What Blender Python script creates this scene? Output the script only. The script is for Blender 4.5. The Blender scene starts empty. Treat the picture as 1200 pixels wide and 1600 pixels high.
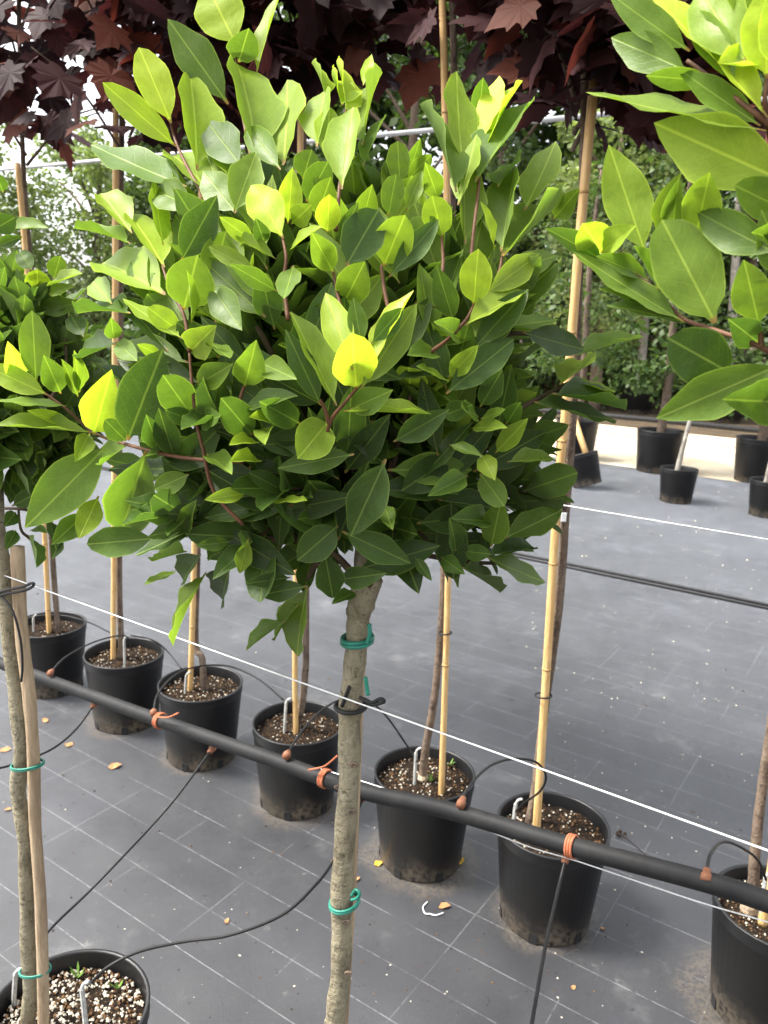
import bpy, math, random
import numpy as np
from mathutils import Vector, Matrix
random.seed(7); RNG = np.random.default_rng(7)
SC = bpy.context.scene
COL = SC.collection

# ------------------------------------------------------------------ camera
F_PX, CX, CY, CAM_H = 1245.0, 600.0, 800.0, 1.5
_n = Vector((.04, 1, -.24)).normalized()                  # world up, seen from the camera (right, up, forward)
_f = Vector((0, 0, 1)); _y = (_f - _n * _f.dot(_n)).normalized(); _x = -_y.cross(_n)
ROT = Matrix((_x, _y, _n))                                # camera (right, up, forward) -> world
CAM = Vector((0, 0, CAM_H))
cd = bpy.data.cameras.new('camera'); co = bpy.data.objects.new('camera', cd); COL.objects.link(co)
M = ROT @ Matrix(((1, 0, 0), (0, 1, 0), (0, 0, -1)))
co.matrix_world = Matrix.Translation(CAM) @ M.to_4x4()
cd.sensor_fit = 'VERTICAL'; cd.sensor_height = 36; cd.lens = F_PX / 1600 * 36
cd.clip_start = .02; cd.clip_end = 900
cd.dof.use_dof = True; cd.dof.focus_distance = .85; cd.dof.aperture_fstop = 13
SC.camera = co
# ------------------------------------------------------------------ sky, sun, exposure
SUN_EL, SUN_AZ = math.radians(56), math.radians(-88)      # azimuth from +Y, negative = towards -X
w = bpy.data.worlds.new('World'); SC.world = w; w.use_nodes = True
nt = w.node_tree; nt.nodes.clear()
sky = nt.nodes.new('ShaderNodeTexSky'); sky.sky_type = 'NISHITA'; sky.sun_disc = False
sky.sun_elevation = SUN_EL; sky.sun_rotation = SUN_AZ; sky.dust_density = 4.0; sky.air_density = 1.0; sky.ozone_density = 1.0
hs = nt.nodes.new('ShaderNodeHueSaturation'); hs.inputs['Saturation'].default_value = .22
bg = nt.nodes.new('ShaderNodeBackground'); bg.inputs['Strength'].default_value = .15
wo = nt.nodes.new('ShaderNodeOutputWorld')
nt.links.new(sky.outputs[0], hs.inputs['Color']); nt.links.new(hs.outputs[0], bg.inputs['Color']); nt.links.new(bg.outputs[0], wo.inputs[0])
sl = bpy.data.lights.new('sun', 'SUN'); sl.energy = 2.2; sl.angle = math.radians(14); sl.color = (1, .95, .86)
so = bpy.data.objects.new('sun', sl); COL.objects.link(so)
_sd = Vector((math.sin(SUN_AZ) * math.cos(SUN_EL), math.cos(SUN_AZ) * math.cos(SUN_EL), math.sin(SUN_EL)))
so.rotation_euler = (-_sd).to_track_quat('-Z', 'Y').to_euler(); so.location = _sd * 30
SC.view_settings.view_transform = 'Standard'; SC.view_settings.look = 'None'
SC.view_settings.gamma = 1; SC.view_settings.use_curve_mapping = False
SC.view_settings.exposure = 1.9
SC.render.engine = 'CYCLES'
SC.cycles.use_denoising = True
SC.cycles.max_bounces = 8; SC.cycles.transmission_bounces = 6; SC.cycles.diffuse_bounces = 5; SC.cycles.glossy_bounces = 3

# ------------------------------------------------------------------ places: ground axes along (S) and across (T) the plant rows
_a = math.radians(56.2)
S = Vector((math.sin(_a), -math.cos(_a), 0)); T = Vector((math.cos(_a), math.sin(_a), 0))
def ST(s, t, z=0): return S * s + T * t + Vector((0, 0, z))
def ray(px, py): return ROT @ Vector(((px - CX) / F_PX, (CY - py) / F_PX, 1))
def onz(px, py, z=0.0): d = ray(px, py); return CAM + d * ((z - CAM_H) / d.z)
def ont(px, py, t): d = ray(px, py); return CAM + d * (t / d.dot(T))
def atd(px, py, dep): return CAM + ray(px, py) * dep

# ------------------------------------------------------------------ mesh helpers
class MB:
    def __init__(s): s.v = []; s.f = []; s.m = []
    def add(s, vs, fs, mi=0):
        o = len(s.v); s.v += [tuple(x) for x in vs]; s.f += [tuple(i + o for i in q) for q in fs]; s.m += [mi] * len(fs)
    def box(s, c, size, mi=0, mat=None):
        c = Vector(c); hx, hy, hz = [k / 2 for k in size]; mat = mat or Matrix.Identity(3)
        vs = [c + mat @ Vector((x, y, z)) for x in (-hx, hx) for y in (-hy, hy) for z in (-hz, hz)]
        s.add(vs, [(0, 1, 3, 2), (4, 6, 7, 5), (0, 4, 5, 1), (2, 3, 7, 6), (0, 2, 6, 4), (1, 5, 7, 3)], mi)
    def tube(s, pts, rad, n=8, mi=0, caps=True, lump=0):
        pts = [Vector(p) for p in pts]; k = len(pts)
        rad = rad if isinstance(rad, (list, tuple)) else [rad] * k
        vs = []; fs = []
        t0 = (pts[1] - pts[0]).normalized(); u = t0.orthogonal().normalized()
        for i, p in enumerate(pts):
            t = (pts[min(i + 1, k - 1)] - pts[max(i - 1, 0)]).normalized()
            u = (u - t * u.dot(t)).normalized(); v = t.cross(u)
            for j in range(n):
                a = 2 * math.pi * j / n; r = rad[i] * (1 + random.uniform(-lump, lump))
                vs.append(p + (u * math.cos(a) + v * math.sin(a)) * r)
        for i in range(k - 1):
            for j in range(n):
                a, b = i * n + j, i * n + (j + 1) % n
                fs.append((a, b, b + n, a + n))
        if caps: fs.append(tuple(range(n))[::-1]); fs.append(tuple(range((k - 1) * n, k * n)))
        s.add(vs, fs, mi)
    def lathe(s, prof, n=40, c=(0, 0, 0), mi=0):
        c = Vector(c); vs = []; fs = []; k = len(prof)
        for r, z in prof:
            for j in range(n):
                a = 2 * math.pi * j / n; vs.append(c + Vector((r * math.cos(a), r * math.sin(a), z)))
        for i in range(k - 1):
            for j in range(n):
                a, b = i * n + j, i * n + (j + 1) % n; fs.append((a, b, b + n, a + n))
        s.add(vs, fs, mi)
    def mesh(s, name, smooth=True):
        me = bpy.data.meshes.new(name); me.from_pydata(s.v, [], s.f); me.update()
        if smooth: me.polygons.foreach_set('use_smooth', [True] * len(me.polygons))
        return me
    def build(s, name, mat, parent=None, smooth=True, origin=None):
        if origin is not None:
            o_ = Vector(origin); s.v = [tuple(Vector(v) - o_) for v in s.v]
        me = s.mesh(name, smooth)
        for m in (mat if isinstance(mat, (list, tuple)) else [mat]): me.materials.append(m)
        if max(s.m, default=0) > 0: me.polygons.foreach_set('material_index', s.m)
        return link(name, me, parent, origin)
def link(name, me, parent=None, loc=None):
    o = bpy.data.objects.new(name, me); COL.objects.link(o)
    if parent is not None: o.parent = parent
    if loc is not None:
        o.location = Vector(loc) - (world_of(parent) if parent is not None else Vector())
    elif parent is not None: o.location = -world_of(parent)
    return o
def world_of(o):
    p = Vector(o.location)
    while o.parent is not None: o = o.parent; p += Vector(o.location)
    return p
def thing(name, label, cat, loc, group=None):
    o = bpy.data.objects.new(name, None); COL.objects.link(o); o.location = loc; o.empty_display_size = .05
    return tag(o, label, cat, group)
def tag(o, label=None, cat=None, group=None, kind=None):
    if label: o['label'] = label
    if cat: o['category'] = cat
    if group: o['group'] = group
    if kind: o['kind'] = kind
    return o
def smooth_path(pts, sub=6):
    pts = [Vector(p) for p in pts]; out = []
    for i in range(len(pts) - 1):
        p0, p1, p2, p3 = pts[max(i - 1, 0)], pts[i], pts[i + 1], pts[min(i + 2, len(pts) - 1)]
        for k in range(sub):
            t = k / sub
            out.append(.5 * ((2 * p1) + (p2 - p0) * t + (2 * p0 - 5 * p1 + 4 * p2 - p3) * t * t + (3 * p1 - p0 - 3 * p2 + p3) * t ** 3))
    out.append(pts[-1]); return out
def lerp_rad(rads, n):
    k = len(rads) - 1
    return [rads[min(int(i / (n - 1) * k), k - 1)] + (rads[min(int(i / (n - 1) * k), k - 1) + 1] - rads[min(int(i / (n - 1) * k), k - 1)]) * (i / (n - 1) * k - min(int(i / (n - 1) * k), k - 1)) for i in range(n)]

# ------------------------------------------------------------------ materials
class NB:
    def __init__(s, name):
        s.mat = bpy.data.materials.new(name); s.mat.use_nodes = True; s.t = s.mat.node_tree; s.t.nodes.clear()
        s.out = s.n('OutputMaterial')
    def n(s, kind, **kw):
        nd = s.t.nodes.new('ShaderNode' + kind)
        for k, v in kw.items():
            if hasattr(nd, k): setattr(nd, k, v)
        return nd
    def set(s, sock, v):
        if hasattr(v, 'is_linked') or isinstance(v, bpy.types.NodeSocket): s.t.links.new(v, sock)
        else:
            if isinstance(v, (tuple, list)) and len(v) == 3 and sock.type == 'RGBA': v = (*v, 1)
            sock.default_value = v
    def math(s, op, a, b=0.0, c=None, clamp=False):
        nd = s.n('Math', operation=op, use_clamp=clamp); s.set(nd.inputs[0], a); s.set(nd.inputs[1], b)
        if c is not None: s.set(nd.inputs[2], c)
        return nd.outputs[0]
    def mix(s, fac, a, b, mode='MIX'):
        nd = s.n('Mix', data_type='RGBA', blend_type=mode); s.set(nd.inputs[0], fac); s.set(nd.inputs[6], a); s.set(nd.inputs[7], b); return nd.outputs[2]
    def noise(s, vec, scale, detail=3, rough=.55, dist=0):
        nd = s.n('TexNoise'); s.set(nd.inputs['Vector'], vec); nd.inputs['Scale'].default_value = scale
        nd.inputs['Detail'].default_value = detail; nd.inputs['Roughness'].default_value = rough; nd.inputs['Distortion'].default_value = dist
        return nd.outputs[0]
    def ramp(s, fac, stops):
        nd = s.n('ValToRGB'); s.set(nd.inputs[0], fac); el = nd.color_ramp.elements
        while len(el) < len(stops): el.new(.5)
        for e, (p, c) in zip(el, stops):
            e.position = p; e.color = (*c, 1) if isinstance(c, (tuple, list)) else (c, c, c, 1)
        return nd.outputs[0]
    def step(s, v, lo, hi):
        nd = s.n('MapRange', interpolation_type='SMOOTHSTEP'); s.set(nd.inputs[0], v); nd.inputs[1].default_value = lo; nd.inputs[2].default_value = hi
        return nd.outputs[0]
    def bump(s, h, strength=.3, dist=.002):
        nd = s.n('Bump'); nd.inputs['Strength'].default_value = strength; nd.inputs['Distance'].default_value = dist; s.set(nd.inputs['Height'], h); return nd.outputs[0]
    def pbsdf(s, col, rough=.6, spec=.4, normal=None, metal=0):
        nd = s.n('BsdfPrincipled'); s.last = nd; s.set(nd.inputs['Base Color'], col); s.set(nd.inputs['Roughness'], rough)
        s.set(nd.inputs['Specular IOR Level'], spec); s.set(nd.inputs['Metallic'], metal)
        if normal is not None: s.set(nd.inputs['Normal'], normal)
        return nd.outputs[0]
    def done(s, sh): s.t.links.new(sh, s.out.inputs[0]); return s.mat
    def objco(s): return s.n('TexCoord').outputs['Object']
    def pos(s): return s.n('NewGeometry').outputs['Position']

def simple(name, c1, c2, scale=20, rough=.7, spec=.3, bstr=.3, bdist=.002, stretch=None, detail=4, metal=0):
    b = NB(name); v = b.objco()
    if stretch:
        mp = b.n('Mapping'); b.set(mp.inputs[0], v); mp.inputs['Scale'].default_value = stretch; v = mp.outputs[0]
    h = b.noise(v, scale, detail)
    h2 = b.noise(v, scale * 4.3, 3)
    col = b.mix(b.step(h, .3, .7), c1, c2)
    col = b.mix(b.math('MULTIPLY', b.step(h2, .45, .75), .35), col, tuple(k * .55 for k in c1))
    return b.done(b.pbsdf(col, rough, spec, b.bump(b.math('ADD', h, b.math('MULTIPLY', h2, .4)), bstr, bdist), metal))

MAT = {}
MAT['bark_bay'] = None
def bark(name, c1, c2, dark, knot=True):
    b = NB(name); v = b.objco()
    mp = b.n('Mapping'); b.set(mp.inputs[0], v); mp.inputs['Scale'].default_value = (1, 1, .35)
    h = b.noise(mp.outputs[0], 55, 5, .65); big = b.noise(v, 13, 3)
    fine = b.noise(mp.outputs[0], 260, 4, .7)
    mp2 = b.n('Mapping'); b.set(mp2.inputs[0], v); mp2.inputs['Scale'].default_value = (1, 1, 3)
    ring = b.noise(mp2.outputs[0], 30, 3, .6)
    col = b.mix(b.step(big, .3, .7), c1, c2)
    col = b.mix(b.math('MULTIPLY', b.step(h, .46, .66), .8), col, dark)
    spot = b.noise(v, 95, 4, .7); col = b.mix(b.math('MULTIPLY', b.step(spot, .58, .66), .75), col, tuple(k * .5 for k in dark))
    pale = b.noise(v, 38, 4, .7); col = b.mix(b.math('MULTIPLY', b.step(pale, .58, .72), .5), col, tuple(min(1, k * 1.5) for k in c2))
    col = b.mix(b.math('MULTIPLY', b.step(ring, .62, .72), .55), col, tuple(k * .6 for k in dark))
    col = b.mix(b.math('MULTIPLY', b.step(fine, .5, .8), .45), col, tuple(min(1, k * 1.25) for k in c2))
    hh = b.math('ADD', h, b.math('MULTIPLY', fine, .5))
    return b.done(b.pbsdf(col, .85, .2, b.bump(b.math('ADD', b.math('ADD', hh, ring), b.math('MULTIPLY', spot, -1.0)), .9, .004)))
MAT['bark_bay'] = bark('bay_bark', (.20, .17, .11), (.27, .24, .165), (.105, .09, .058))
MAT['bark_maple'] = bark('maple_bark', (.12, .085, .062), (.2, .15, .11), (.06, .045, .038))
MAT['bark_graft'] = bark('graft_bark', (.33, .25, .17), (.45, .36, .26), (.2, .14, .1))
MAT['bark_far'] = bark('far_bark', (.22, .2, .17), (.32, .3, .26), (.12, .1, .085))
MAT['twig'] = simple('red_brown_twig', (.085, .034, .015), (.125, .056, .025), 60, .6, .3)
MAT['twig_dark'] = simple('dark_twig', (.05, .035, .02), (.09, .06, .035), 60, .75, .2)
MAT['bamboo'] = simple('split_bamboo', (.50, .30, .11), (.66, .44, .20), 30, .5, .35, .25, .0015, (6, 6, .5))
MAT['bamboo_node'] = simple('bamboo_node', (.33, .19, .075), (.42, .26, .1), 60, .6, .3)
MAT['post'] = simple('peeled_post', (.25, .18, .115), (.42, .32, .21), 75, .85, .15, .9, .003, (1, 1, .12))
MAT['steel'] = simple('galvanised_wire', (.62, .62, .61), (.75, .75, .74), 40, .35, .5, .1, .0004, metal=.35)
MAT['rail'] = simple('white_rail', (.42, .42, .42), (.52, .52, .52), 10, .4, .4)
MAT['pipe'] = simple('black_polyethylene', (.010, .010, .011), (.017, .017, .017), 18, .62, .22, .1, .001)
MAT['tube'] = simple('drip_tube_black', (.007, .007, .007), (.013, .013, .013), 30, .5, .3)
MAT['rubber'] = simple('black_rubber', (.012, .012, .012), (.02, .02, .02), 60, .6, .3)
MAT['fitting'] = simple('brown_fitting', (.17, .065, .03), (.26, .11, .06), 90, .6, .35)
MAT['orange'] = simple('orange_twine', (.34, .10, .045), (.46, .16, .085), 120, .7, .2)
MAT['green_tie'] = simple('green_plastic_tie', (.01, .15, .10), (.016, .21, .15), 90, .4, .5)
MAT['white'] = simple('white_plastic', (.7, .7, .69), (.8, .8, .79), 90, .5, .4)
MAT['drip_stake'] = simple('grey_drip_stake', (.3, .3, .28), (.45, .45, .42), 120, .5, .4)
MAT['perlite'] = simple('perlite', (.42, .37, .29), (.58, .54, .46), 200, .9, .2)
MAT['bits'] = simple('bark_bits', (.06, .03, .016), (.19, .11, .05), 200, .9, .2)
MAT['weed'] = simple('small_weed', (.07, .15, .02), (.14, .24, .04), 90, .6, .3)
MAT['dry_leaf'] = simple('dry_leaf', (.30, .14, .055), (.42, .23, .11), 90, .7, .2)
MAT['yellow_leaf'] = simple('yellow_leaf', (.5, .28, .02), (.6, .38, .06), 90, .6, .3)
MAT['clod'] = simple('dark_clod', (.03, .02, .015), (.06, .04, .03), 200, .9, .1)

def pot_mat():
    b = NB('black_pot_plastic'); v = b.objco(); sx = b.n('SeparateXYZ'); b.set(sx.inputs[0], v)
    n1 = b.noise(v, 9, 4); n2 = b.noise(v, 70, 4, .6); n3 = b.noise(v, 300, 2)
    dust = b.math('MULTIPLY', b.step(b.math('ADD', sx.outputs[2], b.math('MULTIPLY', b.math('SUBTRACT', n1, .5), .2)), .1, .0), b.step(n2, .3, .62))
    dust = b.math('MULTIPLY', dust, .75)
    col = b.mix(b.step(n1, .3, .75), (.006, .0062, .0068), (.011, .011, .0118))
    col = b.mix(dust, col, (.2, .16, .115))
    col = b.mix(b.math('MULTIPLY', b.step(n3, .62, .75), .22), col, (.12, .11, .1))
    rough = b.math('ADD', b.math('MULTIPLY', n1, .2), b.math('ADD', .33, b.math('MULTIPLY', dust, .4)))
    return b.done(b.pbsdf(col, rough, .4, b.bump(n3, .08, .0005)))
MAT['pot'] = pot_mat()
def soil_mat():
    b = NB('potting_soil'); v = b.objco(); n1 = b.noise(v, 60, 5, .7); n2 = b.noise(v, 190, 3)
    col = b.ramp(n1, [(.3, (.005, .0035, .0025)), (.55, (.016, .010, .006)), (.75, (.05, .03, .018))])
    col = b.mix(b.step(n2, .62, .7), col, (.16, .11, .065))
    return b.done(b.pbsdf(col, .95, .15, b.bump(b.math('ADD', n1, n2), .9, .006)))
MAT['soil'] = soil_mat()

def leaf_mat(name, src, vein=(.42, .5, .12), under=(.30, .36, .16), trans=.38, rough=.45, edge=True, veins=True, tint=(1.6, 1.75, .8), spec=.28):
    b = NB(name)
    if src == 'object': col = b.n('ObjectInfo').outputs['Color']
    else:
        at = b.n('Attribute'); at.attribute_name = 'col'; col = at.outputs['Color']
    base = col; v = b.objco()
    blot = b.noise(v, 6 if src == 'object' else 60, 3)
    col = b.mix(b.math('MULTIPLY', b.step(blot, .35, .75), .3), col, b.mix(1.0, col, (.55, .62, .5), 'MULTIPLY'))
    h = None
    if veins:
        uv = b.n('UVMap'); uv.uv_map = 'uv'; sp = b.n('SeparateXYZ'); b.set(sp.inputs[0], uv.outputs[0])
        ax = b.math('ABSOLUTE', b.math('SUBTRACT', sp.outputs[0], .5))
        mid = b.step(ax, .032, .008)
        wob = b.math('MULTIPLY', b.math('SUBTRACT', b.noise(uv.outputs[0], 5, 2), .5), .08)
        sv = b.math('FRACT', b.math('MULTIPLY', b.math('ADD', b.math('SUBTRACT', sp.outputs[1], b.math('MULTIPLY', ax, .55)), wob), 7.0))
        sv = b.step(b.math('ABSOLUTE', b.math('SUBTRACT', sv, .5)), .07, .0)
        net = b.n('TexVoronoi'); net.feature = 'DISTANCE_TO_EDGE'; net.inputs['Scale'].default_value = 26
        mpu = b.n('Mapping'); b.set(mpu.inputs[0], uv.outputs[0]); mpu.inputs['Scale'].default_value = (.5, 1.3, 1); b.set(net.inputs['Vector'], mpu.outputs[0])
        nete = b.step(net.outputs['Distance'], .1, .0)
        uv2 = b.n('UVMap'); uv2.uv_map = 'edge'; sp2 = b.n('SeparateXYZ'); b.set(sp2.inputs[0], uv2.outputs[0])
        ed = b.step(b.math('ABSOLUTE', b.math('SUBTRACT', sp2.outputs[0], .5)), .455, .497)
        vc = b.mix(.28, b.mix(1.0, base, (2.0, 1.8, 1.7), 'MULTIPLY'), vein)
        col = b.mix(b.math('MULTIPLY', sv, .10), col, vc)
        col = b.mix(b.math('MULTIPLY', nete, .10), col, vc)
        if edge: col = b.mix(b.math('MULTIPLY', ed, .55), col, vc)
        col = b.mix(b.math('MULTIPLY', mid, .7), col, vc)
        pet = b.step(sp.outputs[1], .07, .03)
        col = b.mix(pet, col, (.25, .16, .05))
        h = b.math('ADD', b.math('MULTIPLY', mid, -1.0), b.math('MULTIPLY', sv, -.25))
        h = b.math('ADD', h, b.math('MULTIPLY', b.noise(uv.outputs[0], 14, 2), .6))
    else:
        h = b.noise(v, 40, 2)
    geo = b.n('NewGeometry')
    colb = b.mix(.55, col, b.mix(.5, under, b.mix(1.0, base, (1.9, 1.8, 2.2), 'MULTIPLY')))
    colf = b.mix(geo.outputs['Backfacing'], col, colb)
    rg = b.math('ADD', rough, b.math('MULTIPLY', geo.outputs['Backfacing'], .3))
    p = b.pbsdf(colf, rg, spec, b.bump(h, .35, .001))
    tr = b.n('BsdfTranslucent'); b.set(tr.inputs[0], b.mix(1.0, col, tint, 'MULTIPLY'))
    ms = b.n('MixShader'); ms.inputs[0].default_value = trans; b.t.links.new(p, ms.inputs[1]); b.t.links.new(tr.outputs[0], ms.inputs[2])
    return b.done(ms.outputs[0])
MAT['bay_leaf'] = leaf_mat('bay_leaf', 'object')
MAT['bay_leaf_mass'] = leaf_mat('bay_leaf_mass', 'attr')
MAT['maple_leaf'] = leaf_mat('maple_leaf', 'object', trans=.22, rough=.62, veins=False, under=(.07, .035, .04), tint=(1.8, 1.0, .9), spec=.1)
MAT['maple_leaf_mass'] = leaf_mat('maple_leaf_mass', 'attr', trans=.22, rough=.62, veins=False, under=(.07, .035, .04), tint=(1.8, 1.0, .9), spec=.1)
MAT['far_leaf'] = leaf_mat('far_leaf', 'attr', trans=.3, rough=.5, veins=False, under=(.12, .18, .06))

def fabric_mat(stains):
    b = NB('woven_ground_cover'); p = b.pos()
    sx = b.n('SeparateXYZ'); b.set(sx.inputs[0], p)
    s_ = b.math('ADD', b.math('MULTIPLY', sx.outputs[0], S.x), b.math('MULTIPLY', sx.outputs[1], S.y))
    t_ = b.math('ADD', b.math('MULTIPLY', sx.outputs[0], T.x), b.math('MULTIPLY', sx.outputs[1], T.y))
    wob = b.math('MULTIPLY', b.math('SUBTRACT', b.noise(p, 1.3, 2), .5), .02)
    s_ = b.math('ADD', s_, wob); t_ = b.math('ADD', t_, b.math('MULTIPLY', wob, -.6))
    def lines(c, period, off, half):
        fr = b.math('FRACT', b.math('DIVIDE', b.math('ADD', c, -off + 100 * period), period))
        d = b.math('MULTIPLY', b.math('ABSOLUTE', b.math('SUBTRACT', fr, .5)), period)
        return b.step(b.math('SUBTRACT', period / 2, d), half, half * .35)
    brk = b.noise(p, 7, 3); brk2 = b.noise(p, 90, 2)
    l1 = b.math('MULTIPLY', lines(t_, .1335, .967, .0018), b.math('MULTIPLY', b.step(brk, .32, .55), b.step(brk2, .25, .55)))
    l2 = b.math('MULTIPLY', lines(s_, .2815, -.476, .0018), b.math('MULTIPLY', b.step(b.noise(p, 3.1, 3), .45, .56), b.step(brk2, .25, .55)))
    weave = b.math('MULTIPLY', b.math('SINE', b.math('MULTIPLY', s_, 1500.)), b.math('SINE', b.math('MULTIPLY', t_, 1500.)))
    mp = b.n('Mapping'); b.set(mp.inputs[0], p); mp.inputs['Rotation'].default_value = (0, 0, math.radians(90 - 56.2) * -1 * -1); mp.inputs['Scale'].default_value = (1, 9, 1)
    streak = b.noise(mp.outputs[0], 14, 4, .6)
    big = b.noise(p, 1.1, 5, .6); mid = b.noise(p, 9, 5, .65); fine = b.noise(p, 120, 3, .7); sp = b.noise(p, 330, 2)
    col = b.mix(b.step(big, .3, .72), (.022, .0224, .025), (.045, .046, .051))
    col = b.mix(b.math('MULTIPLY', b.step(mid, .45, .75), .5), col, (.034, .034, .035))
    col = b.mix(b.math('MULTIPLY', b.step(streak, .5, .8), .35), col, (.038, .039, .042))
    col = b.mix(b.math('MULTIPLY', b.step(fine, .56, .8), .35), col, (.055, .054, .052))
    col = b.mix(b.math('MULTIPLY', b.step(sp, .68, .74), .4), col, (.2, .19, .18))
    col = b.mix(b.math('MULTIPLY', b.step(b.noise(p, 2.3, 6, .7), .56, .72), .75), col, (.10, .10, .10))
    col = b.mix(b.math('MULTIPLY', b.step(b.noise(p, 55, 3, .6), .66, .72), .8), col, (.008, .007, .006))
    col = b.mix(b.math('MULTIPLY', b.math('MULTIPLY', b.step(b.noise(p, 26, 5, .75), .6, .72), b.step(mid, .5, .62)), .7), col, (.13, .125, .115))
    ln = b.math('MAXIMUM', l1, b.math('MULTIPLY', l2, .7))
    col = b.mix(b.math('MULTIPLY', ln, .55), col, (.24, .24, .25))
    st = None
    for (x, y, r) in stains:
        vm = b.n('VectorMath', operation='DISTANCE'); b.set(vm.inputs[0], p); vm.inputs[1].default_value = (x, y, 0)
        d = b.math('ADD', vm.outputs['Value'], b.math('MULTIPLY', b.math('SUBTRACT', mid, .5), .16))
        k = b.step(d, r, r * .72); st = k if st is None else b.math('MAXIMUM', st, k)
    if st is not None:
        col = b.mix(b.math('MULTIPLY', st, b.step(fine, .32, .62)), col, (.082, .07, .057))
    rough = b.math('ADD', .30, b.math('MULTIPLY', mid, .25))
    sh_ = b.pbsdf(col, rough, .6, b.bump(b.math('ADD', b.math('MULTIPLY', weave, .25), b.math('ADD', big, b.math('MULTIPLY', mid, .5))), .25, .004))
    b.set(b.last.inputs['Sheen Weight'], b.math('ADD', .45, b.math('ADD', b.math('MULTIPLY', mid, .5), b.math('MULTIPLY', b.step(b.noise(p, 1.7, 6, .7), .5, .72), .55)))); b.last.inputs['Sheen Roughness'].default_value = .3; b.last.inputs['Sheen Tint'].default_value = (.8, .83, .9, 1)
    return b.done(sh_)
def sand_mat():
    b = NB('pale_sand'); p = b.pos(); n1 = b.noise(p, 1.4, 5, .6); n2 = b.noise(p, 25, 4, .7); n3 = b.noise(p, 5, 3)
    col = b.mix(b.step(n1, .3, .7), (.47, .39, .28), (.6, .52, .4))
    col = b.mix(b.math('MULTIPLY', b.step(n2, .55, .75), .5), col, (.34, .27, .18))
    col = b.mix(b.math('MULTIPLY', b.step(n3, .62, .72), .5), col, (.2, .19, .09))
    return b.done(b.pbsdf(col, .95, .1, b.bump(b.math('ADD', n1, n2), .6, .03)))
MAT['sand'] = sand_mat()
MAT['earth'] = simple('dark_earth', (.06, .045, .03), (.1, .075, .05), 3, .95, .1, .6, .03)

# ------------------------------------------------------------------ ground
ROW2 = 1.744
POT_S = [-2.746, -2.294, -1.892, -1.457, -.995, -.612, -.13]
POTS = [ST(s, ROW2) for s in POT_S]
POTS[0] = ST(-2.746, 1.735); POTS[6] = ST(-.085, 1.77)
def sheet(name, pts, z, mat, kind='structure'):
    b = MB(); b.add([(p.x, p.y, z) for p in pts], [tuple(range(len(pts)))]); o = b.build(name, mat, smooth=False); o['kind'] = kind; return o
sheet('ground', [Vector(p) for p in ((-400, -400, 0), (400, -400, 0), (400, 400, 0), (-400, 400, 0))], 0, MAT['earth'])
stains = [(p.x, p.y, r) for p, r in zip(POTS, (.13, .163, .155, .172, .19, .152, .21))]
MAT['fabric'] = fabric_mat(stains)
sheet('weed_fabric', [ST(-26, -4), ST(8, -4), ST(8, 8.9), ST(-26, 8.9)], .004, MAT['fabric'])
sheet('sand_path', [ST(-9, 8.72), ST(8, 8.72), ST(8, 12.7), ST(-9, 12.7)], .0015, MAT['sand'])
# rippled sand edge and tufts of dirt along it
GZ = .004

# ------------------------------------------------------------------ pots
def pot_profile(rt, rb, h):
    return [(0.0, 0.0), (rb * .96, 0.0), (rb, .004), (rb + (rt - rb) * .86, h * .88), (rt * .985, h * .885), (rt * .99, h * .9), (rt * .99, h * .975),
            (rt, h * .985), (rt, h * .998), (rt * .985, h), (rt * .955, h), (rt * .945, h * .985), (rt * .935, h * .85), (rb + (rt - rb) * .5 - .006, h * .5)]
POT_CACHE = {}
def make_pot(loc, label, rt=.1425, rb=.115, h=.272, soil=.86, bits=110, tilt=None, group=None, name='nursery_pot', rz=0., slots=6, nseg=44):
    t = thing(name, label, 'pot', loc, group)
    key = (rt, rb, h)
    if key not in POT_CACHE:
        b = MB(); b.lathe(pot_profile(rt, rb, h), nseg); me = b.mesh('pot_body'); me.materials.append(MAT['pot'])
        d = MB(); d.box((0, 0, 0), (.021 * rt / .1425, .003, .027 * h / .272)); dm = d.mesh('drain_hole', False); dm.materials.append(MAT['rubber'])
        s = MB(); rs = rt * .93; vs = []; fs = []; nr, na = 9, 32
        for i in range(nr + 1):
            for j in range(na):
                r = rs * i / nr; a = 2 * math.pi * j / na
                vs.append((r * math.cos(a), r * math.sin(a), random.uniform(-.004, .005) + .006 * (1 - (i / nr) ** 2)))
        for i in range(nr):
            for j in range(na):
                a_, b_ = i * na + j, i * na + (j + 1) % na; fs.append((a_, b_, b_ + na, a_ + na))
        s.add(vs, fs); sm = s.mesh('soil'); sm.materials.append(MAT['soil'])
        POT_CACHE[key] = (me, dm, sm)
    me, dm, sm = POT_CACHE[key]
    def part(n, m, l=(0, 0, 0)):
        o = bpy.data.objects.new(n, m); COL.objects.link(o); o.parent = t; o.location = l; return o
    part('pot_body', me).rotation_euler.z = rz
    for k in range(slots):
        a = rz + .35 + 2 * math.pi * k / slots; o = part('drain_hole', dm, ((rb + .0015) * math.sin(a), -(rb + .0015) * math.cos(a), .016 * h / .272)); o.rotation_euler.z = a
    so_ = part('soil', sm, (0, 0, h * soil)); so_.rotation_euler.z = random.uniform(0, 6)
    if bits:
        b = MB()
        for k in range(bits):
            r = rt * .9 * math.sqrt(random.random()); a = random.uniform(0, 6.283); q = random.uniform(.0014, .0042) * (1.12 if bits > 400 else 1)
            blob(b, Vector((r * math.cos(a), r * math.sin(a), h * soil + .006 + q * .3)), q, 0 if random.random() < (.62 if bits > 400 else .33) else 1)
        o = b.build('perlite', [MAT['perlite'], MAT['bits']], t, smooth=False); o.location = (0, 0, 0); o['kind'] = 'stuff'
    if tilt: t.rotation_euler = tilt
    return t
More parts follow.
